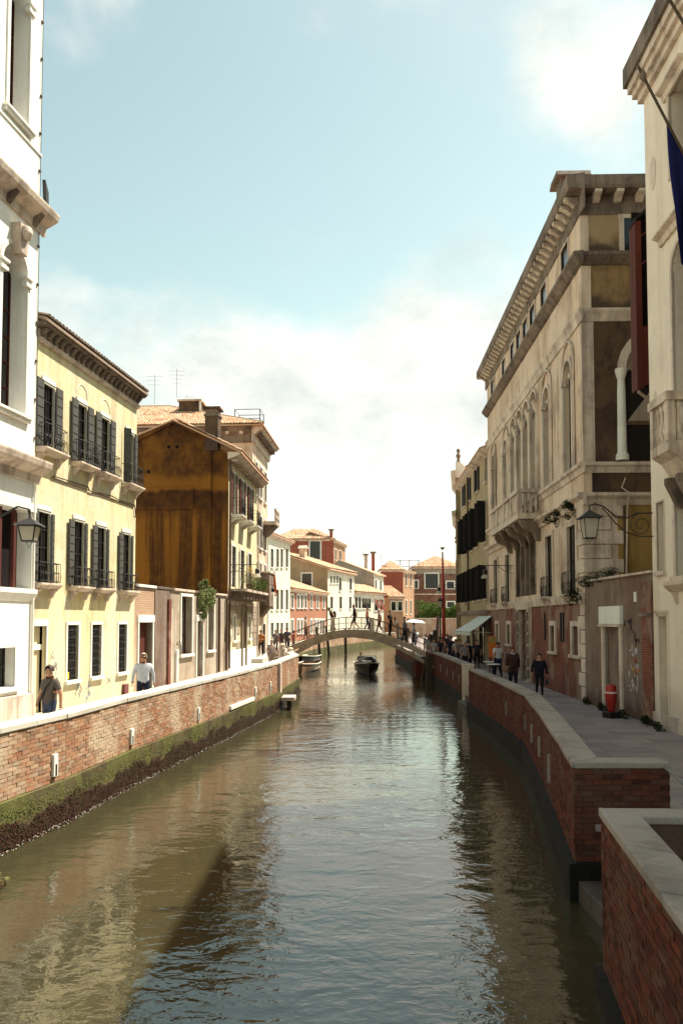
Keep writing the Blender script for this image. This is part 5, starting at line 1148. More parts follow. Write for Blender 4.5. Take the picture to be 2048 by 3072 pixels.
for i, (x, w2, h2, z, lab) in enumerate(((15.8, 2.6, 2.1, 5.7, 'round leafy bush with pale blossoms over the end wall'), (18.9, 2.2, 1.3, 5.2, 'lower bush between the lamp post and the red pole'), (21.8, 2.6, 1.8, 5.6, 'leafy bush right of the red pole'))):
    e = empty('bush', (x, 144.5, 1.3), 0, lab, 'bush', 'bushes over the end wall')
    rng = random.Random(90 + i); bx = [((rng.uniform(-.75, .75) * w2, rng.uniform(-1, 1), z - 1.3 + rng.uniform(-.6, .6) * h2), (w2 * .42, 1.2, h2 * .42)) for _ in range(11)]
    leaves(3800, bx, .17, 91 + i).build('crown', M['leaf'], e); MB().tube([(0, 0, -.2), (.1, 0, 1.5), (-.2, 0, 3.2)], [.16, .12, .06], 6).build('trunk', M['bark'], e)
# chimneys and aerials that stand up over the roofs
def chimney_pot(x, y, Y, h_px, label, flare=True):
    X = (x - 1024) / 2400 * Y; z = 4.1 + (1860 - y) / 2400 * Y; h = h_px / 2400 * Y
    e = empty('chimney_stack', (X, Y, z - h), 0, label, 'chimney'); MB().box(-.3, .3, -.3, .3, -1.5, h * .75).build('stack', M['red'] if flare else M['stone'], e)
    MB().lathe([(.3, 0), (.36, h * .08), (.62, h * .2), (.6, h * .26)], (0, 0, h * .74), 10).build('pot', M['stoned'], e)
chimney_pot(993, 1587, 150, 26, 'tall thin chimney on the tall red house'); chimney_pot(1119, 1655, 149, 34, 'flared Venetian chimney over the grey gable roof'); chimney_pot(1097, 1662, 149, 20, 'short chimney next to the flared one', False)
def aerial(x, y0, y1, Y, label, arms=3):
    X = (x - 1024) / 2400 * Y; z1 = 4.1 + (1860 - y0) / 2400 * Y; z0 = 4.1 + (1860 - y1) / 2400 * Y
    e = empty('tv_aerial', (X, Y, z0), 0, label, 'aerial', z0=z0); r = .00016 * Y + .006
    MB().tube([(0, 0, z0), (0, 0, z1)], r, 5).build('mast', M['brick_lead'], e); mb = MB()
    for k in range(arms): mb.tube([(-.7 + .12 * k, 0, z1 - .12 - .3 * k), (.6 - .1 * k, .1, z1 - .12 - .3 * k)], r * .6, 4)
    mb.build('arms', M['brick_lead'], e)
aerial(457, 1115, 1205, 56, 'thin mast aerial above the tiled hip roof at the left'); aerial(524, 1098, 1186, 58, 'taller aerial above the roof turret', 4); aerial(555, 1178, 1188, 58, 'tiny aerial on the roof turret', 2)
aerial(1088, 1637, 1680, 150, 'aerial among the chimneys right of the tall red house', 1); aerial(1143, 1662, 1690, 158, 'aerial on the red house roof', 1)
sc2 = empty('scaffold_frame', (12, 172, 13), 0, 'thin scaffold frame on a far roof right of the red house', 'scaffold', z0=0); sc2.location = (0, 0, 0); mb = MB()
for x in (12.6, 14.6, 16.6): mb.tube([(x, 172, 13.5), (x, 172, 17.1)], .07, 4)
for z in (15.6, 16.9): mb.tube([(11.5, 172, z), (16.8, 172, z)], .06, 4)
mb.build('tubes', M['brick_lead'], sc2)
# ================================================================== bridge
DECK = [(-6.6, 1.34), (-5.2, 1.62), (-4.2, 2.02), (-3.79, 2.17), (-2.61, 2.62), (-1.7, 2.96), (-.75, 3.25), (.2, 3.37), (1.04, 3.39), (2.07, 3.32), (2.9, 3.10), (3.62, 2.85), (4.8, 2.38), (5.8, 1.89), (6.9, 1.45), (7.8, 1.14)]
def deck_z(x):
    for (a, z), (b, zz) in zip(DECK, DECK[1:]):
        if a <= x <= b: return z + (zz - z) * (x - a) / (b - a)
    return 1.2
INTR = [(-4.3, .9), (-3.06, 1.7), (-2.1, 2.24), (-1.06, 2.63), (-.1, 2.82), (.81, 2.86), (2.07, 2.71), (2.8, 2.5), (3.46, 2.24), (4.4, 1.82), (5.2, 1.37), (5.9, .95)]
B0, B1 = 56.7, 59.9
br = empty('footbridge', (0, 58.2, 0), 0, 'arched timber footbridge with iron railings across the canal', 'bridge'); br.location = (0, 0, 0)
sub = [(x, z) for x, z in DECK if -5.3 < x < 7]
mb = MB()
for (a, z), (b, zz) in zip(sub, sub[1:]): mb.hexa([(a, B0, z - .16), (b, B0, zz - .16), (b, B1, zz - .16), (a, B1, z - .16), (a, B0, z), (b, B0, zz), (b, B1, zz), (a, B1, z)])
mb.build('deck', M['timber'], br)
for y in (B0 - .06, B0 + 1.5, B1 - .1):
    mb = MB()
    for (a, z), (b, zz) in zip(INTR, INTR[1:]): mb.hexa([(a, y, z), (b, y, zz), (b, y + .16, zz), (a, y + .16, z), (a, y, z + .30), (b, y, zz + .30), (b, y + .16, zz + .30), (a, y + .16, z + .30)])
    mb.build('arch_rib', M['timber'], br)
mb = MB()     # fascia boards under the deck edge
for (a, z), (b, zz) in zip(sub, sub[1:]): mb.hexa([(a, B0 - .09, z - .36), (b, B0 - .09, zz - .36), (b, B0 - .002, zz - .36), (a, B0 - .002, z - .36), (a, B0 - .09, z + .05), (b, B0 - .09, zz + .05), (b, B0 - .002, zz + .05), (a, B0 - .002, z + .05)])
mb.build('fascia', M['timber'], br)
for k in range(26):
    x = -3.0 + k * .33; zi = 2.86 - .06 * (x - .8) ** 2
    MB().box(x, x + .12, B0 + .12, B1 - .12, deck_z(x) - .28, deck_z(x) - .165).build('cross_beam', M['timber'], br)
def i_at(x):
    for (a, z), (b, zz) in zip(INTR, INTR[1:]):
        if a <= x <= b: return z + (zz - z) * (x - a) / (b - a)
    return 1
for x in (-3.0, -2.0, 3.2, 4.2, 5.0): MB().box(x, x + .16, B0 - .04, B0 + .1, i_at(x) + .2, deck_z(x) - .2).build('strut', M['timber'], br)
RAILX = [-4.6 + .55 * k for k in range(21)]
for y in (B0 + .03, B1 - .03):
    for z, r in ((.92, .028), (.5, .016), (.12, .016)): MB().tube([(x, y, deck_z(x) + z) for x in RAILX], r, 6).build('rail', M['rust'], br)
    for i, x in enumerate(RAILX): MB().tube([(x, y, deck_z(x)), (x, y, deck_z(x) + .92)], .03 if i % 4 == 0 else .014, 5).build('stanchion', M['rust'], br)
    mb = MB()
    for k in range(62): x = -4.5 + k * .172; mb.tube([(x, y, deck_z(x) + .12), (x, y, deck_z(x) + .9)], .008, 4)
    o = mb.build('baluster_bars', M['rust'], br)
for x, y in ((-.6, B0 + .05), (2.2, B0 + .05), (-.6, B1 - .05), (2.2, B1 - .05)): MB().box(x - .12, x + .12, y - .12, y + .1, deck_z(x), deck_z(x) + .98).build('rail_post', M['stone'], br, bev=.02)
MB().box(-6.5, -3.2, B0 + .1, B1 - .1, -1.5, 1.3).build('abutment', M['stoned'], br); MB().box(5.25, 8.0, B0 + .1, B1 - .1, -1.5, 1.05).build('abutment', M['brickR'], br)
for x0, x1, z in ((-9, -5.1, 1.58),): MB().box(x0, x1, 52, 63.5, 1.2, z).build('landing', M['pavingl'], br)
for k in range(4): MB().box(6.75 + k * .32, 8.6, B0, B1, 1.05, 1.46 - k * .09).build('landing_step', M['coping'], br)
def bollard(x, y, z, h, label, mat=None):
    o = MB().lathe([(.24, 0), (.24, .1), (.2, .16), (.19, h * .72), (.23, h * .76), (.2, h * .84), (.2, h * .93), (.1, h)], n=12).build('stone_bollard', mat or M['stone'], bev=0); o.location = (x, y, z); return tag(o, label, 'bollard', 'stone bollards at the bridge foot')
bollard(-3.45, 46.6, 1.3, 1.45, 'round topped stone bollard behind the parapet at the bridge foot'); bollard(-3.1, 48.6, 1.3, 1.15, 'shorter stone bollard beside the round topped one'); bollard(6.9, 55.9, 1.1, 1.3, 'stone bollard at the right foot of the bridge')

# ================================================================== boats and mooring poles
def boat(name, label, L, W, H, loc, rz, hullm, deckm, trim):
    r = empty(name, loc, rz, label, 'boat'); n = 12; S = []
    for i in range(n + 1):
        t = i / n; y = -L / 2 + L * t           # stern .. bow
        w2 = W / 2 * (1 if t < .55 else max(.03, math.cos((t - .55) / .45 * math.pi / 2) ** .8)) * (.88 + .12 * min(1, t * 4)); zt = H * (1 + .28 * max(0, t - .45) ** 1.5 * 2)
        S.append([(-w2, y, zt), (-w2 * .94, y, zt * .55), (-w2 * .72, y, .04), (-w2 * .3, y, -.18), (w2 * .3, y, -.18), (w2 * .72, y, .04), (w2 * .94, y, zt * .55), (w2, y, zt)])
    mb = MB(); mb.add([p for s in S for p in s], [(i * 8 + j, i * 8 + j + 1, (i + 1) * 8 + j + 1, (i + 1) * 8 + j) for i in range(n) for j in range(7)] + [tuple(range(8)), tuple(n * 8 + j for j in range(8))[::-1]])
    mb.build('hull', hullm, r, smooth=True)
    mb = MB(); mb.tube([s[0] for s in S] + [s[7] for s in S[::-1]], .05, 6); mb.build('gunwale', trim, r)
    mb = MB()
    for i in range(8, n): mb.quad(S[i][0], S[i + 1][0], S[i + 1][7], S[i][7])
    mb.build('foredeck', deckm, r); mb = MB()
    for i in range(0, 8): mb.quad(*[(p[0] * .95, p[1], .22) for p in (S[i][0], S[i + 1][0], S[i + 1][7], S[i][7])])
    mb.build('floor', M['timber'], r)
    return r, S
M['hullk'] = plain('black_hull', (.018, .012, .014), .35, .5, .3, 5); M['hullw'] = plain('varnished_hull', (.20, .10, .05), .35, .5, .3, 5); M['deckw'] = plain('cream_deck', (.62, .56, .45), .5, .4, .2, 5)
r, S = boat('motorboat', 'dark hulled motorboat with windscreen heading under the bridge', 5.0, 1.85, .74, (1.95, 62.2, 0), R(183), M['hullk'], M['deckw'], M['deckw'])
mb = MB(); mb.tube([(-.72, .5, .85), (-.66, .62, 1.35), (.66, .62, 1.35), (.72, .5, .85)], .02, 5); mb.tube([(0, .6, .8), (0, .62, 1.35)], .015, 4); mb.build('windscreen_frame', M['brick_lead'], r)
gm = MT('clear_windscreen', .05, .5); gm.p.inputs['Transmission Weight'].default_value = 1; gm.col((.9, .93, .92))
MB().quad((-.7, .52, .86), (.7, .52, .86), (.65, .61, 1.33), (-.65, .61, 1.33)).build('windscreen', gm.m, r)
MB().box(-.55, .55, -1.5, -1.1, .22, .62).build('bench', M['deckw'], r); MB().box(-.2, .2, -2.95, -2.6, .1, 1.0).build('outboard_motor', M['black'], r, bev=.05); MB().tube([(.35, .1, .7), (.35, .25, .95)], .02, 5).lathe([(.14, 0), (.16, .015), (.14, .03)], (.35, .22, .93), 12).build('wheel', M['black'], r)
r, S = boat('moored_boat', 'varnished wooden boat moored under the left end of the bridge', 6.2, 1.7, .6, (-2.75, 64.5, 0), R(175), M['hullw'], M['hullw'], M['deckw'])
MB().box(-.5, .5, -.8, -.4, .35, .45).build('thwart', M['deckw'], r)
r, S = boat('moored_boat', 'small dark boat moored beyond the bridge by the far bank', 5.5, 1.6, .6, (-3.2, 78.0, 0), R(170), M['hullk'], M['deckw'], M['deckw'])
def mooring(x, y, h, lean, label, r=.13):
    o = MB().tube([(0, 0, -1.2), (lean[0] * .5, lean[1] * .5, h * .5), (lean[0], lean[1], h)], [r, r, r * .8], 8).build('mooring_pole', M['pole']); o.location = (x, y, 0); return tag(o, label, 'pole', 'mooring poles by the bridge')
mooring(-2.2, 88, 3.3, (-.6, .1), 'leaning mooring pole seen through the left of the arch', .16); mooring(-1.35, 93.5, 3.4, (-.5, .1), 'second leaning mooring pole beside its twin under the arch', .16); mooring(.55, 98, 3.0, (-.1, 0), 'straight mooring pole under the bridge crown', .18)
mooring(5.35, 55.6, 2.4, (.9, .2), 'slanting dark timber under the right end of the bridge', .1); mooring(6.5, 61.5, 3.0, (.35, 0), 'leaning dark pole at the right landing of the bridge', .18)
mooring(6.9, 63.0, 3.3, (.45, 0), 'second leaning dark pole at the right landing', .18); mooring(10.8, 92, 4.6, (.3, 0), 'far leaning timber post by the white awning', .2)

# ================================================================== lamps, poles, street things
def lantern(parent, c, w=.48, h=.62, name='lantern', rh=.2):
    """square tapering Venetian lantern: top plate at c, hangs down"""
    x, y, z = c; t = w / 2; b = t * .68; z1 = z - rh; z2 = z1 - h
    mb = MB()
    for sx, sy in ((-1, -1), (1, -1), (1, 1), (-1, 1)): mb.tube([(x + sx * t * .86, y + sy * t * .86, z1), (x + sx * b * .86, y + sy * b * .86, z2)], .014, 4)
    mb.box(x - t * .9, x + t * .9, y - t * .9, y + t * .9, z1 - .02, z1); mb.box(x - b * .92, x + b * .92, y - b * .92, y + b * .92, z2 - .025, z2)
    mb.tube([(x - b * .5, y, z2), (x, y, z2 - .14), (x + b * .5, y, z2)], .008, 4); mb.tube([(x, y, z + .04), (x, y, z + .2)], .015, 4)
    o = mb.build(name, M['iron'], parent)
    MB().add([(x - t * 1.25, y - t * 1.25, z1), (x + t * 1.25, y - t * 1.25, z1), (x + t * 1.25, y + t * 1.25, z1), (x - t * 1.25, y + t * 1.25, z1), (x, y, z + .06)], ((0, 1, 4), (1, 2, 4), (2, 3, 4), (3, 0, 4), (3, 2, 1, 0))).build('lantern_roof', M['iron'], o)
    q = [(-1, -1), (1, -1), (1, 1), (-1, 1)]
    for i in range(4):
        (a, bb), (c2, d) = q[i], q[(i + 1) % 4]
        MB().quad((x + a * b * .86, y + bb * b * .86, z2), (x + c2 * b * .86, y + d * b * .86, z2), (x + c2 * t * .84, y + d * t * .84, z1), (x + a * t * .84, y + bb * t * .84, z1)).build('glass_pane', M['milk'], o)
    return o
def spiral(c, r0, turns, ax, start=0, n=26, sgn=1):
    return [(c[0] + ax[0] * r0 * (1 - .75 * k / n) * math.cos(start + sgn * 2 * math.pi * turns * k / n), c[1] + ax[1] * r0 * (1 - .75 * k / n) * math.cos(start + sgn * 2 * math.pi * turns * k / n), c[2] + r0 * (1 - .75 * k / n) * math.sin(start + sgn * 2 * math.pi * turns * k / n)) for k in range(n + 1)]
e = empty('wall_lamp', (8.94, 23.05, 6.8), 0, 'large wall lantern on a scrolled iron bracket, right side', 'lamp', z0=0); e.location = (0, 0, 0); Y = 22.9
MB().tube([(8.93, Y, 7.17), (8.5, Y, 7.17), (8.2, Y, 7.03), (7.9, Y, 7.05), (7.55, Y, 7.35), (7.3, Y, 7.44), (7.14, Y, 7.40), (7.12, Y, 7.28)], .022, 6).build('bracket', M['iron'], e)
MB().tube([(8.95, Y, 6.5), (8.55, Y, 6.5), (8.15, Y, 6.62), (7.85, Y, 6.9), (7.65, Y, 7.15), (7.5, Y, 7.32)], .018, 6).build('brace', M['iron'], e)
MB().tube(spiral((8.6, Y, 6.83), .34, 1.6, (1, 0), math.pi * .5, 30), .014, 5).build('scroll', M['iron'], e); lantern(e, (7.12, Y, 7.22), .5, .56)
e = empty('lamp_post', (-7.0, 14.3, 1.3), 0, 'street lamp with milky lanterns on curved arms at the left edge', 'lamp', z0=1.3)
Q = lambda x, y, z: (x + 7.0, y - 14.3, z)
MB().lathe([(.16, 0), (.16, .3), (.1, .4), (.07, 1), (.055, 4.4), (.09, 4.45), (.05, 4.6)], (0, 0, 1.3), 12).build('post', M['iron'], e)
MB().tube([Q(-7.0, 14.3, 5.55), Q(-6.6, 14.35, 5.65), Q(-6.2, 14.4, 5.95), Q(-5.85, 14.4, 6.15), Q(-5.66, 14.4, 6.1), Q(-5.63, 14.4, 5.95)], .02, 6).build('arm', M['iron'], e); lantern(e, Q(-5.63, 14.4, 5.90), .36, .27, rh=.1)
MB().tube([Q(-7.0, 14.3, 5.55), Q(-7.2, 14.0, 5.8), Q(-7.1, 13.4, 6.1), Q(-7.0, 13.2, 5.95)], .02, 6).build('arm', M['iron'], e); lantern(e, Q(-7.0, 13.2, 5.9), .36, .27, rh=.1)
def bracket_lamp(label, wallp, lampx, z):
    e = empty('wall_lamp', (wallp[0], wallp[1], z), 0, label, 'lamp', 'small bracket lamps'); d = lampx - wallp[0]
    MB().tube([(0, 0, 0), (d, 0, 0)], .022, 5).build('bracket', M['iron'], e); MB().tube([(0, 0, -.45), (d * .3, 0, -.3), (d * .55, 0, -.02)], .016, 5).tube(spiral((d * .16, 0, -.18), .16, 1.5, (1, 0)), .014, 4).build('scroll', M['iron'], e)
    MB().tube([(d, 0, 0), (d, 0, -.2)], .016, 5).lathe([(.06, -.52), (.12, -.5), (.13, -.28), (.06, -.2)], (d, 0, 0), 10).build('lamp_housing', M['iron'], e); MB().lathe([(.2, -.70), (.22, -.68), (.13, -.52), (.1, -.5)], (d, 0, 0), 12).build('shade', M['milk'], e)
bracket_lamp('bracket lamp on the great palazzo in front of the black shutters', (9.26, 43.2), 7.75, 7.05); bracket_lamp('bracket lamp far along the right row near the red pole', (9.93, 65), 7.9, 6.95)
bracket_lamp('bracket lamp on the corner of the ochre house', (-6.28, 45.1), -4.75, 7.22); bracket_lamp('bracket lamp on the grey palace', (-5.95, 57), -4.87, 6.6)
e = empty('lamp_post', (7.87, 64, 1.1), 0, 'black lamp post with a small square lantern near the red pole', 'lamp', z0=0); Z0[e.name] = 0
MB().lathe([(.12, 0), (.12, .4), (.06, .6), (.045, 3.8), (.07, 3.9)], n=10).build('post', M['iron'], e); lantern(e, (0, 0, 4.72), .4, .5)
e = empty('red_pole', (8.19, 64, 1.1), 0, 'tall red painted flagpole with a thin mast on top', 'pole', z0=0); Z0[e.name] = 0
MB().tube([(0, 0, 0), (-.05, 0, 4), (-.1, 0, 8.45)], [.16, .13, .06], 10).build('shaft', M['redpaint'], e); MB().tube([(-.1, 0, 8.4), (-.1, 0, 9.0)], .02, 5).tube([(-.45, 0, 8.75), (.25, 0, 8.75)], .015, 4).lathe([(.02, 0), (.22, .2), (.2, .22)], (-.1, 0, 8.6), 8).build('mast_head', M['brick_lead'], e)
# red rounded street bin on a dark foot
e = empty('street_bin', (8.28, 24.75, 1.1), R(200), 'rounded red metal bin on a dark base by the yard door', 'bin', z0=0); Z0[e.name] = 0
MB().box(-.26, .26, -.24, .24, 0, .2).build('base', M['black'], e, bev=.02)
MB().lathe([(.13, .2), (.14, .3), (.19, .5), (.235, .72), (.245, .82), (.215, .9), (.21, 1.06), (.17, 1.12), (.02, 1.13)], n=18).build('body', M['redpaint'], e, smooth=True)
MB().lathe([(.252, .83), (.256, .845), (.256, .87), (.245, .885)], n=18).build('white_band', plain('chipped_white_paint', (.6, .55, .52), .5, .3, .6, 14, (.5, .1, .08)), e)
MB().obox((-.19, -.1, .97), .05, .16, .1, R(25)).build('mouth', M['black'], e)
e.scale = (.76, .76, .9)
# menu sign at the shop
e = empty('sign_stand', (8.35, 44.5, 1.1), R(8), 'orange red menu stand on a pole beside the cafe', 'sign', z0=0); Z0[e.name] = 0
MB().tube([(0, 0, 0), (0, 0, 1)], .03, 6).build('pole', M['iron'], e); MB().box(-.2, .2, -.03, .03, .95, 2.1).build('board', plain('orange_red_board', (.62, .12, .03), .6, .3, .6, 7, (.6, .3, .03)), e)
MB().box(-.16, .16, -.036, -.031, 1.75, 2.04).build('menu_sheet', plain('olive_print', (.3, .26, .08), .7), e)
def table(x, y, z, label, m='stonew'):
    e = empty('cafe_table', (x, y, z), 0, label, 'table', 'cafe tables'); MB().lathe([(.35, .72), (.36, .74), (.35, .76)], n=14).build('top', M[m], e); MB().tube([(0, 0, 0), (0, 0, .72)], .03, 6).build('column', M['iron'], e); MB().lathe([(.22, 0), (.2, .03), (.04, .05)], n=10).build('foot', M['iron'], e)
table(8.0, 43.4, 1.1, 'small round pale cafe table beside the menu stand'); table(7.75, 41.0, 1.1, 'small round pale cafe table just behind the parapet coping')
e = empty('parasol_awning', (9.3, 100, 1.1), 0, 'small white canopy over a stall beyond the bridge', 'awning', z0=0); Z0[e.name] = 0
MB().add([(-1.3, -1, 2.75), (1.1, -1, 2.6), (1.1, 1, 2.6), (-1.3, 1, 2.75), (-.6, 0, 3.1), (.7, 0, 2.95)], ((0, 1, 5, 4), (1, 2, 5), (2, 3, 4, 5), (3, 0, 4))).build('canopy', M['canvas'], e)
for x in (-1.2, 1.0):
    for y in (-.9, .9): MB().tube([(x, y, 0), (x, y, 2.65)], .03, 5).build('pole', M['stone'], e)
# banners and flag on the left
e = empty('hanging_flag', (-5.6, 62.3, 7.3), 0, 'small green white and red flag hanging from the grey palace', 'flag', z0=0); Z0[e.name] = 0
MB().tube([(-.6, 0, -.6), (.5, 0, .75)], .025, 5).build('pole', M['bark'], e)
for i, c in enumerate(((.02, .07, .06), (.55, .53, .48), (.50, .12, .05))):
    mb = MB(); a = .05 + i * .15
    for k in range(6):
        f = lambda s, t: (-.25 + (a + .15 * s) * 1.35 + t * .10 * (i - .3), .05 * math.sin(i * 2 + s + t * 3), -.15 + (a + .15 * s) * 1.5 - t * (1.25 + .25 * i) - .05)
        mb.quad(f(0, k / 6), f(1, k / 6), f(1, (k + 1) / 6), f(0, (k + 1) / 6))
    mb.build('stripe', plain('flag_stripe', c, .85, .1, .2, 4), e)
for i, (x, lab) in enumerate(((1133, 'first red and white banner hung outside the shop wing'), (1146, 'second red and white banner hung outside the shop wing'))):
    X = (x - 1024) / 2400 * 134; e = empty('banner', (X, 134.6, 6.5), 0, lab, 'banner', 'banners on the shop wing'); mb = MB(); mb.hexa([(-.5, 0, 1), (-.15, 0, 1), (-.15, .03, 1), (-.5, .03, 1), (-.5, 0, 1.3), (-.15, 0, 1.3), (-.15, .03, 1.3), (-.5, .03, 1.3)])
    MB().hexa([(.25, 0, -.9), (.75, 0, -.9), (.75, .04, -.9), (.25, .04, -.9), (-.6, 0, 1.1), (-.15, 0, 1.1), (-.15, .04, 1.1), (-.6, .04, 1.1)]).build('cloth', plain('faded_red_cloth', (.55, .2, .15), .85, .1, .2, 3), e)

# ================================================================== people
SKIN = plain('skin', (.42, .22, .14), .6, .3, .15, 20, (.36, .17, .11), bump=0); SKINS = {}
def cloth(c):
    k = tuple(c)
    if k not in SKINS: SKINS[k] = plain('cloth', c, .9, .1, .35, 14, tuple(q * .6 for q in c), bump=.006)
    return SKINS[k]
JO = dict(pel=(0, 0, .95), wai=(0, .01, 1.10), che=(0, .0, 1.32), nek=(0, -.01, 1.49), hd0=(0, .02, 1.57), hd1=(0, .03, 1.67), hd2=(0, .02, 1.735),
          ls=(-.20, -.01, 1.42), le=(-.27, -.03, 1.15), lw=(-.27, .06, .91), lh=(-.265, .09, .83), rs=(.20, -.01, 1.42), re=(.27, -.03, 1.15), rw=(.27, .06, .91), rh=(.265, .09, .83),
          lp=(-.10, 0, .90), lk=(-.105, .02, .50), la=(-.11, -.03, .09), lt=(-.12, .14, .04), rp=(.10, 0, .90), rk=(.105, .02, .50), ra=(.11, -.03, .09), rt=(.12, .14, .04))
RAD = dict(pel=.145, wai=.135, che=.155, nek=.058, hd0=.075, hd1=.092, hd2=.062, ls=.075, le=.048, lw=.034, lh=.04, rs=.075, re=.048, rw=.034, rh=.04, lp=.095, lk=.064, la=.045, lt=.038, rp=.095, rk=.064, ra=.045, rt=.038)
BON = [('pel', 'wai', 't'), ('wai', 'che', 't'), ('che', 'nek', 't'), ('nek', 'hd0', 's'), ('hd0', 'hd1', 's'), ('hd1', 'hd2', 's'), ('che', 'ls', 't'), ('ls', 'le', 'u'), ('le', 'lw', 'f'), ('lw', 'lh', 's'), ('che', 'rs', 't'), ('rs', 're', 'u'), ('re', 'rw', 'f'), ('rw', 'rh', 's'),
       ('pel', 'lp', 'p'), ('lp', 'lk', 'p'), ('lk', 'la', 'c'), ('la', 'lt', 'o'), ('pel', 'rp', 'p'), ('rp', 'rk', 'p'), ('rk', 'ra', 'c'), ('ra', 'rt', 'o')]
def person(label, loc, rz, top, legs, hair=(.03, .02, .015), h=1.72, pose={}, lean=0., sleeve='short', shorts=False, coat=False, bulk=1., group=None, fingers=False, hairlen=.0, extra=None, skirt=False, skin=None):
    J = {k: Vector(v) for k, v in JO.items()}
    for k, v in pose.items(): J[k] = Vector(v)
    if lean:
        for k in J:
            if k[0] in 'wcnh' or k in ('ls', 'le', 'lw', 'lh', 'rs', 're', 'rw', 'rh'):
                if k in pose: continue
                d = J[k] - J['pel']; J[k] = J['pel'] + Matrix.Rotation(-lean, 3, 'X') @ d
    names = list(JO); me = bpy.data.meshes.new('p'); me.from_pydata([J[n] for n in names], [(names.index(a), names.index(b)) for a, b, _ in BON], [])
    ob = bpy.data.objects.new('p', me); COL.objects.link(ob); md = ob.modifiers.new('s', 'SKIN')
    for i, n in enumerate(names):
        r = RAD[n] * (bulk * 1.12 if n in ('pel', 'wai', 'che', 'ls', 'rs', 'lp', 'rp', 'lk', 'rk') else 1)
        if coat and n in ('pel', 'wai', 'che', 'ls', 'rs', 'le', 're', 'lw', 'rw'): r *= 1.3
        rx, ry = (r, r)
        if n in ('pel', 'wai', 'che'): rx, ry = r * 1.12, r * .82
        me.skin_vertices[0].data[i].radius = (rx, ry)
        me.skin_vertices[0].data[i].use_root = n == 'pel'
    sb = ob.modifiers.new('d', 'SUBSURF'); lv = 2 if loc[1] < 50 else 1; sb.levels = lv; sb.render_levels = lv
    dg = bpy.context.evaluated_depsgraph_get(); nm = bpy.data.meshes.new_from_object(ob.evaluated_get(dg)); bpy.data.objects.remove(ob); bpy.data.meshes.remove(me)
    nm.materials.clear()
    for m in (cloth(top), cloth(legs), skin or SKIN, M['black']): nm.materials.append(m)
    mi = {'t': 0, 'u': 0, 'f': 0 if sleeve == 'long' else 2, 's': 2, 'p': 1, 'c': 2 if shorts else 1, 'o': 3}
    if sleeve == 'none': mi['u'] = 2
    for p in nm.polygons:
        c = p.center; best = None
        for a, b, k in BON:
            A, B = J[a], J[b]; d = B - A; t = max(0, min(1, (c - A).dot(d) / d.length_squared)); q = (A + d * t - c).length - .5 * (RAD[a] + (RAD[b] - RAD[a]) * t)
            if best is None or q < best[0]: best = (q, k, t)
        k, t = best[1], best[2]; m = mi[k]
        if k == 'u' and sleeve == 'short' and t > .62: m = 2
        if k == 'p' and coat and c.z > .72 and not shorts: m = 0
        if k == 't' and c.z < J['pel'].z - .02: m = 1
        p.material_index = m; p.use_smooth = True
    o = bpy.data.objects.new('person', nm); COL.objects.link(o); s = h / 1.74
    o.location = loc; o.rotation_euler = (0, 0, rz); o.scale = (s, s, s); tag(o, label, 'person', group)
    hd = J['hd1']; up = (J['hd2'] - J['hd0']).normalized()
    # hair: a shell over the crown and back of the head
    mb = MB(); n, m = 12, 7
    P = []
    for i in range(m + 1):
        for j in range(n):
            th2 = math.pi * (.02 + .50 * i / m); a = 2 * math.pi * j / n; d = Vector((math.sin(th2) * math.cos(a), math.sin(th2) * math.sin(a), math.cos(th2)))
            rr = Vector((.104, .118, .138)); q = Vector((d.x * rr.x, d.y * rr.y - .014, d.z * rr.z + .006 - (hairlen * max(0, -d.z + .2) if d.y < .3 else 0))); P.append(hd + up.to_track_quat('Z', 'Y').to_matrix() @ Matrix.Rotation(0, 3, 'Z') @ q if 0 else hd + q)
    mb.add(P, [(i * n + j, (i + 1) * n + j, (i + 1) * n + (j + 1) % n, i * n + (j + 1) % n) for i in range(m) for j in range(n) if not (i >= 3 and 1 <= j <= 4)] + [tuple(range(n))])
    mb.build('hair', plain('hair', hair, .6, .3, .3, 30), o, smooth=True)
    f = hd + Vector((0, .085, -.012)); sk = skin or SKIN
    if loc[1] < 50:
        MB().add([f + Vector(v) for v in ((-.016, .0, -.02), (.016, .0, -.02), (0, .03, -.016), (0, .006, .03))], ((0, 1, 2), (1, 3, 2), (3, 0, 2))).build('nose', sk, o)
        fm = plain('feature', (.05, .02, .018), .5, bump=0)
        for sx in (-1, 1):
            MB().lathe([(.006, -.03), (.02, -.012), (.024, .008), (.01, .03)], hd + Vector((sx * .09, .0, -.012)), 6, sx=.5).build('ear', sk, o)
            MB().box(f.x + sx * .034 - .011, f.x + sx * .034 + .011, f.y - .004, f.y + .003, f.z + .015, f.z + .023).build('eye', fm, o)
        MB().box(f.x - .022, f.x + .022, f.y - .004, f.y + .005, f.z - .05, f.z - .044).build('mouth', fm, o)
    if fingers:
        for sd, w3, h3 in ((-1, 'lw', 'lh'), (1, 'rw', 'rh')):
            W3, H3 = J[w3], J[h3]; d = (H3 - W3).normalized(); sx = d.cross(Vector((1, 0, 0))); sx = sx.normalized() if sx.length > .1 else Vector((0, 1, 0)); pal = d.cross(sx).normalized() * -sd; mb = MB()
            for q, ln in enumerate((.07, .08, .075, .058)):
                b0 = H3 + sx * (.027 - .018 * q) + d * .015; mb.tube([b0, b0 + d * ln * .5 + pal * .008, b0 + d * ln * .85 + pal * .035], [.0095, .009, .007], 5)
            b0 = H3 + sx * .03 - d * .03; mb.tube([b0, b0 + sx * .03 + d * .02, b0 + sx * .035 + d * .05 + pal * .015], [.011, .01, .008], 5); mb.build('fingers', skin or SKIN, o, smooth=True)
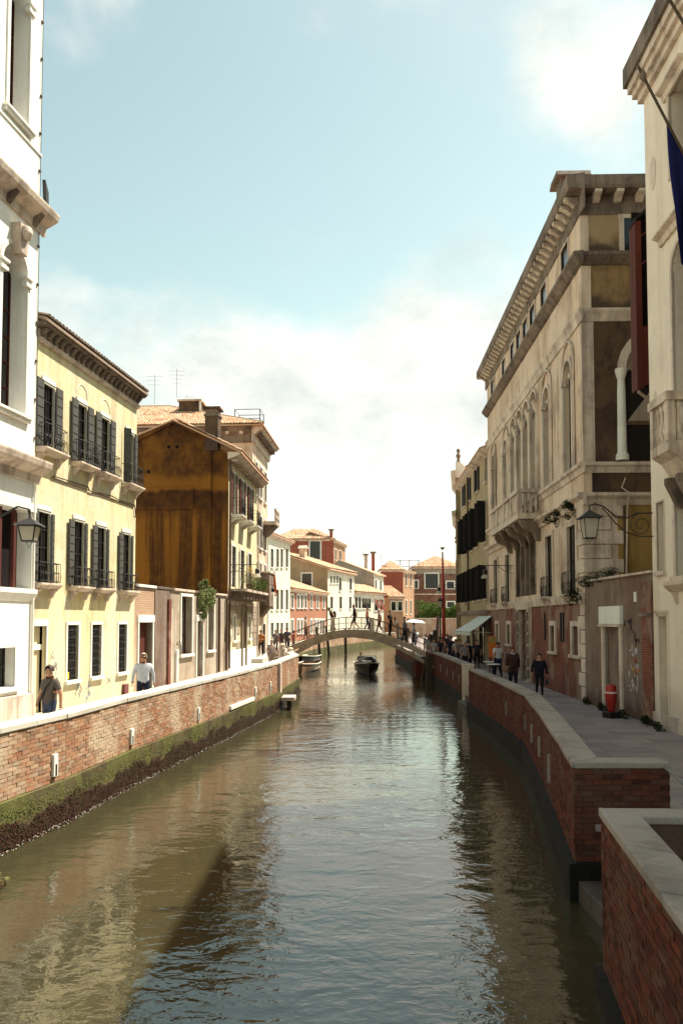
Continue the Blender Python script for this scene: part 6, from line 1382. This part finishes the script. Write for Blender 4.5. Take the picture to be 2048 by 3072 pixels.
    if skirt:
        mb = MB(); mb.lathe([(.13, 1.0), (.2, .8), (.26, .5), (.27, .48)], (0, 0, 0), 12, sy=.8); mb.build('skirt', cloth(legs), o)
    if extra: extra(o, J)
    return o
WALK = lambda s=1.: dict(lk=(-.1, .16 * s, .52), la=(-.1, .26 * s, .09), lt=(-.11, .42 * s, .07), rk=(.1, -.02 * s, .5), ra=(.1, -.30 * s, .14), rt=(.11, -.16 * s, .05), le=(-.29, -.12 * s, 1.16), lw=(-.31, -.10 * s, .92), lh=(-.31, -.09 * s, .84), re=(.29, .02 * s, 1.16), rw=(.31, .22 * s, .98), rh=(.31, .27 * s, .91))
def strap(o, J):
    P = [J['ls'] + Vector((.08, .05, .05)), J['che'] + Vector((-.03, .135, .02)), J['wai'] + Vector((.1, .135, -.02)), J['wai'] + Vector((.19, .04, -.1)), J['wai'] + Vector((.12, -.12, -.02)), J['che'] + Vector((-.02, -.14, .03)), J['ls'] + Vector((.08, -.05, .06)), J['ls'] + Vector((.08, .05, .05))]
    MB().tube(P, .022, 5).build('bag_strap', M['black'], o)
def backpack(o, J):
    c = (J['che'] + J['wai']) / 2 + Vector((0, -.22, .03)); MB().lathe([(.05, -.25), (.15, -.2), (.18, 0), (.15, .2), (.05, .26)], c, 10, sy=.75).build('backpack', M['black'], o, smooth=True)
def handbag(o, J):
    h2 = J['lh']; MB().box(h2.x - .05, h2.x + .07, h2.y - .14, h2.y + .14, h2.z - .34, h2.z - .12).tube([h2 + Vector((0, -.1, -.13)), h2, h2 + Vector((0, .1, -.13))], .012, 5).build('handbag', M['black'], o)
def scarf(o, J): MB().tube([J['nek'] + Vector((.1 * math.cos(t), .08 * math.sin(t) + .02, .01 + .015 * math.sin(3 * t))) for t in [k * math.pi / 6 for k in range(13)]], .04, 6).build('scarf', cloth((.35, .38, .5)), o)
def glasses(o, J):
    f = J['hd1'] + Vector((0, .088, .008)); MB().box(f.x - .06, f.x - .008, f.y, f.y + .01, f.z - .012, f.z + .016).box(f.x + .008, f.x + .06, f.y, f.y + .01, f.z - .012, f.z + .016).box(f.x - .085, f.x + .085, f.y - .06, f.y + .004, f.z + .012, f.z + .018).build('sunglasses', M['black'], o)
G = 'people on the quays'
blackc, navy, jean = (.016, .015, .018), (.02, .022, .045), (.05, .06, .10)
person('man in a dark grey polo with a shoulder strap behind the sunny parapet', (-6.52, 18.0, 1.3), R(150), (.10, .082, .07), jean, (.05, .03, .02), 1.73, dict(WALK(.5), re=(.27, .0, 1.17), rw=(.16, .2, .98), rh=(.1, .25, .95)), fingers=True, extra=strap, group=G)
person('balding man in a pale blue long sleeved shirt walking by the courtyard wall', (-5.86, 23.8, 1.3), R(195), (.52, .53, .58), navy, (.46, .36, .27), 1.76, WALK(.4), sleeve='long', fingers=True, extra=glasses, group=G)
person('man in an orange brown top and black trousers standing by the grey palace', (-5.55, 55.4, 1.6), R(170), (.38, .17, .07), blackc, (.03, .02, .015), 1.75, dict(lw=(-.1, .2, 1.15), lh=(-.05, .26, 1.18), rw=(.1, .2, 1.15), rh=(.05, .26, 1.18)), sleeve='long', group=G)
person('companion in pale clothes half hidden behind the man in orange', (-6.05, 56.4, 1.6), R(150), (.4, .36, .33), blackc, (.05, .03, .02), 1.68, sleeve='long', group=G)
person('white haired man in a patterned grey brown shirt leaning by the bollard', (-3.86, 44.3, 1.3), R(215), (.27, .20, .17), (.30, .22, .17), (.5, .48, .44), 1.66, dict(lw=(-.2, .3, 1.0), lh=(-.18, .37, .96)), sleeve='long', bulk=1.15, group=G)
person('person in a grey top first of the group at the bridge foot', (-4.95, 60.4, 1.6), R(180), (.20, .18, .19), jean, (.25, .2, .16), 1.7, group=G)
person('person in a dark top in the middle of the group at the bridge foot', (-4.55, 60.9, 1.62), R(200), (.07, .05, .06), jean, (.1, .06, .04), 1.72, group=G)
person('person in navy right of the group at the bridge foot', (-4.12, 60.8, 1.7), R(160), (.06, .07, .11), navy, (.04, .03, .02), 1.75, group=G)
person('person in a red top by the left bridge railing', (-3.7, 62.0, 1.6), R(100), (.42, .04, .05), (.3, .25, .2), (.08, .05, .03), 1.65, group=G)
person('person in a brown top beside the one in red', (-4.2, 63.6, 1.3), R(90), (.16, .10, .08), jean, (.12, .08, .05), 1.68, group=G)
GB = 'people on the footbridge'; bp2 = lambda x, y=58: (x, y, deck_z(x))
person('bent man in black with a black backpack climbing the bridge', bp2(-.62), R(90), blackc, blackc, (.02, .015, .01), 1.76, WALK(.6), lean=.42, extra=backpack, group=GB)
person('striding man in a black shirt and shorts at the bridge crown', bp2(.95, 57.6), R(90), blackc, (.02, .02, .022), (.10, .06, .035), 1.78, WALK(1.15), lean=.1, shorts=True, group=GB)
person('grey haired woman in a patterned blouse crossing the bridge', bp2(2.75, 57.8), R(92), (.30, .23, .20), (.12, .07, .07), (.55, .52, .47), 1.70, WALK(.9), lean=.08, bulk=1.15, group=GB)
person('small figure far behind the bridge railing', (4.9, 60.8, 2.2), R(200), (.22, .15, .12), (.2, .15, .12), (.3, .2, .13), 1.55, group=GB)
person('tall person in black standing on the right slope of the bridge', bp2(3.45, 57.2), R(240), blackc, blackc, (.03, .02, .015), 1.82, group=GB)
person('stooping person in white leaning on the bridge railing', bp2(4.0, 57.1), R(110), (.6, .56, .5), (.4, .33, .27), (.12, .07, .04), 1.6, dict(lw=(-.15, .35, 1.0), lh=(-.12, .42, 1.0)), lean=.35, group=GB)
person('man in a grey shirt walking down the right end of the bridge', bp2(4.5, 57.3), R(80), (.17, .18, .20), (.025, .027, .04), (.08, .055, .04), 1.78, WALK(.5), sleeve='long', bulk=1.1, group=GB)
person('person in a beige jacket near the left end of the bridge', bp2(-2.6, 58.6), R(88), (.40, .33, .25), (.1, .09, .1), (.2, .14, .1), 1.7, WALK(.5), sleeve='long', group=GB)
person('person in a rust red top behind the grey haired woman', bp2(1.9, 59.2), R(270), (.32, .09, .05), jean, (.06, .04, .03), 1.68, WALK(.7), group=GB)
person('person in pale blue near the right end of the bridge', bp2(5.3, 58.9), R(270), (.34, .40, .48), navy, (.1, .07, .05), 1.72, WALK(.4), group=GB)
GC = 'crowd on the right quay'
for i, (x, Y, h2, c, l, hr2, rz, lab, kw) in enumerate((
    (1614, 31.6, 1.64, (.014, .014, .022), blackc, (.045, .02, .012), 172, 'woman in a black jacket over a pale blouse carrying a handbag', dict(coat=True, sleeve='long', extra=handbag, fingers=True, hairlen=.05)),
    (1535, 35.0, 1.76, (.055, .028, .024), blackc, (.12, .06, .05), 190, 'stout man in a dark brown jacket and blue grey scarf', dict(coat=True, sleeve='long', bulk=1.25, extra=scarf, fingers=True)),
    (1491, 41.5, 1.80, (.58, .55, .56), navy, (.015, .012, .012), 20, 'man in a white t shirt seen from behind', dict(bulk=1.15)),
    (1408, 47.5, 1.72, (.018, .018, .028), navy, (.02, .015, .015), 60, 'person in a dark hooded jacket at the end of the parapet', dict(coat=True, sleeve='long', lean=.15)),
    (1378, 50.6, 1.72, (.13, .085, .09), (.02, .018, .03), (.02, .015, .012), 150, 'person in a patterned mauve top in front of the awning', dict()),
    (1352, 53.5, 1.86, (.035, .03, .045), (.022, .028, .06), (.02, .015, .015), 30, 'tall man with a dark pullover near the parapet bend', dict(sleeve='long', bulk=1.15)),
    (1323, 54.2, 1.72, (.02, .018, .022), blackc, (.05, .03, .02), 180, 'person in a black waistcoat facing the camera at the parapet', dict(extra=None)),
    (1293, 55.3, 1.72, (.05, .055, .085), navy, (.04, .03, .025), 250, 'person in dusty blue leaning over the parapet by the bridge', dict(lean=.3, sleeve='long')),
    (1308, 66, 1.75, (.05, .03, .03), navy, (.03, .02, .02), 170, 'person with dark hair in the rear of the crowd near the lamp post', dict()),
    (1326, 68, 1.8, (.02, .016, .016), blackc, (.03, .02, .015), 190, 'person in black behind the crowd below the red pole', dict()),
    (1345, 61, 1.75, (.5, .46, .43), jean, (.06, .04, .03), 170, 'person in a pale top at the back of the crowd', dict()),
    (1334, 52.3, 1.62, (.1, .06, .06), navy, (.03, .02, .02), 120, 'shorter person in maroon amid the crowd', dict()),
    (1399, 50.2, 1.66, (.1, .08, .08), (.3, .25, .22), (.08, .05, .04), 300, 'person in a pale skirt under the awning', dict()),
    (1282, 58.3, 1.55, (.4, .36, .33), (.33, .3, .28), (.07, .05, .03), 200, 'person in pale clothes stepping off the bridge', dict()),
    (1300, 53.2, 1.7, (.3, .27, .26), navy, (.04, .03, .02), 170, 'person in a light grey shirt squeezed in the crowd by the parapet', dict()),
    (1313, 55.5, 1.78, (.14, .05, .05), navy, (.02, .015, .012), 200, 'person in dark red behind the black waistcoat', dict()),
    (1366, 52.4, 1.7, (.42, .40, .40), jean, (.1, .07, .05), 20, 'person in a pale grey top between the tall man and the mauve top', dict()),
    (1340, 57.5, 1.74, (.03, .03, .05), navy, (.02, .015, .012), 160, 'person in navy at the back near the red pole', dict()),
    (1392, 46.4, 1.66, (.22, .2, .2), blackc, (.35, .3, .26), 200, 'grey haired person near the dark hooded jacket', dict()),
    (1428, 49.5, 1.72, (.03, .025, .03), blackc, (.02, .015, .012), 190, 'person in black in the cafe doorway', dict()),
    (1235, 97, 1.75, (.6, .57, .53), jean, (.1, .06, .04), 90, 'distant person in a white shirt left under the white canopy', dict()),
    (1249, 97.5, 1.75, (.55, .55, .56), navy, (.06, .04, .03), 200, 'distant person in a pale blue shirt under the white canopy', dict()),
    (1271, 70, 1.72, (.62, .6, .55), (.55, .5, .45), (.1, .07, .05), 260, 'seated looking figure in bright white behind the bridge end', dict(lean=.2)),
    (1297, 96, 1.75, (.58, .52, .48), jean, (.12, .08, .05), 170, 'distant pale shirted person right of the canopy', dict()),
    (1305, 99, 1.7, (.5, .42, .38), jean, (.05, .04, .03), 170, 'second distant pale shirted person right of the canopy', dict()))):
    X = (x - 1024) / 2400 * Y
    if 'extra' in kw and kw['extra'] is None: kw.pop('extra')
    person(lab, (X, Y, 1.1 if Y < 56 else (1.3 if Y < 60 else 1.1)), R(rz), c, l, hr2, h2, WALK(.35 + .1 * (i % 3)) if i < 3 else {}, group=GC, **kw)
person('boat driver in a dark blue jacket at the stern of the motorboat', (1.5, 63.0, .0), R(185), (.05, .055, .11), navy, (.4, .22, .1), 1.7, dict(lk=(-.12, .35, .75), la=(-.12, .4, .4), lt=(-.12, .5, .34), rk=(.12, .35, .75), ra=(.12, .4, .4), rt=(.12, .5, .34), lp=(-.1, .05, .78), rp=(.1, .05, .78), pel=(0, 0, .8), wai=(0, 0, .95), che=(0, 0, 1.15), nek=(0, 0, 1.32), hd0=(0, .02, 1.4), hd1=(0, .03, 1.5), hd2=(0, .02, 1.56), ls=(-.19, 0, 1.25), rs=(.19, 0, 1.25), le=(-.26, .05, 1.0), re=(.26, .05, 1.0), lw=(-.2, .28, .98), lh=(-.18, .35, .98), rw=(.2, .28, .98), rh=(.18, .35, .98)), sleeve='long')
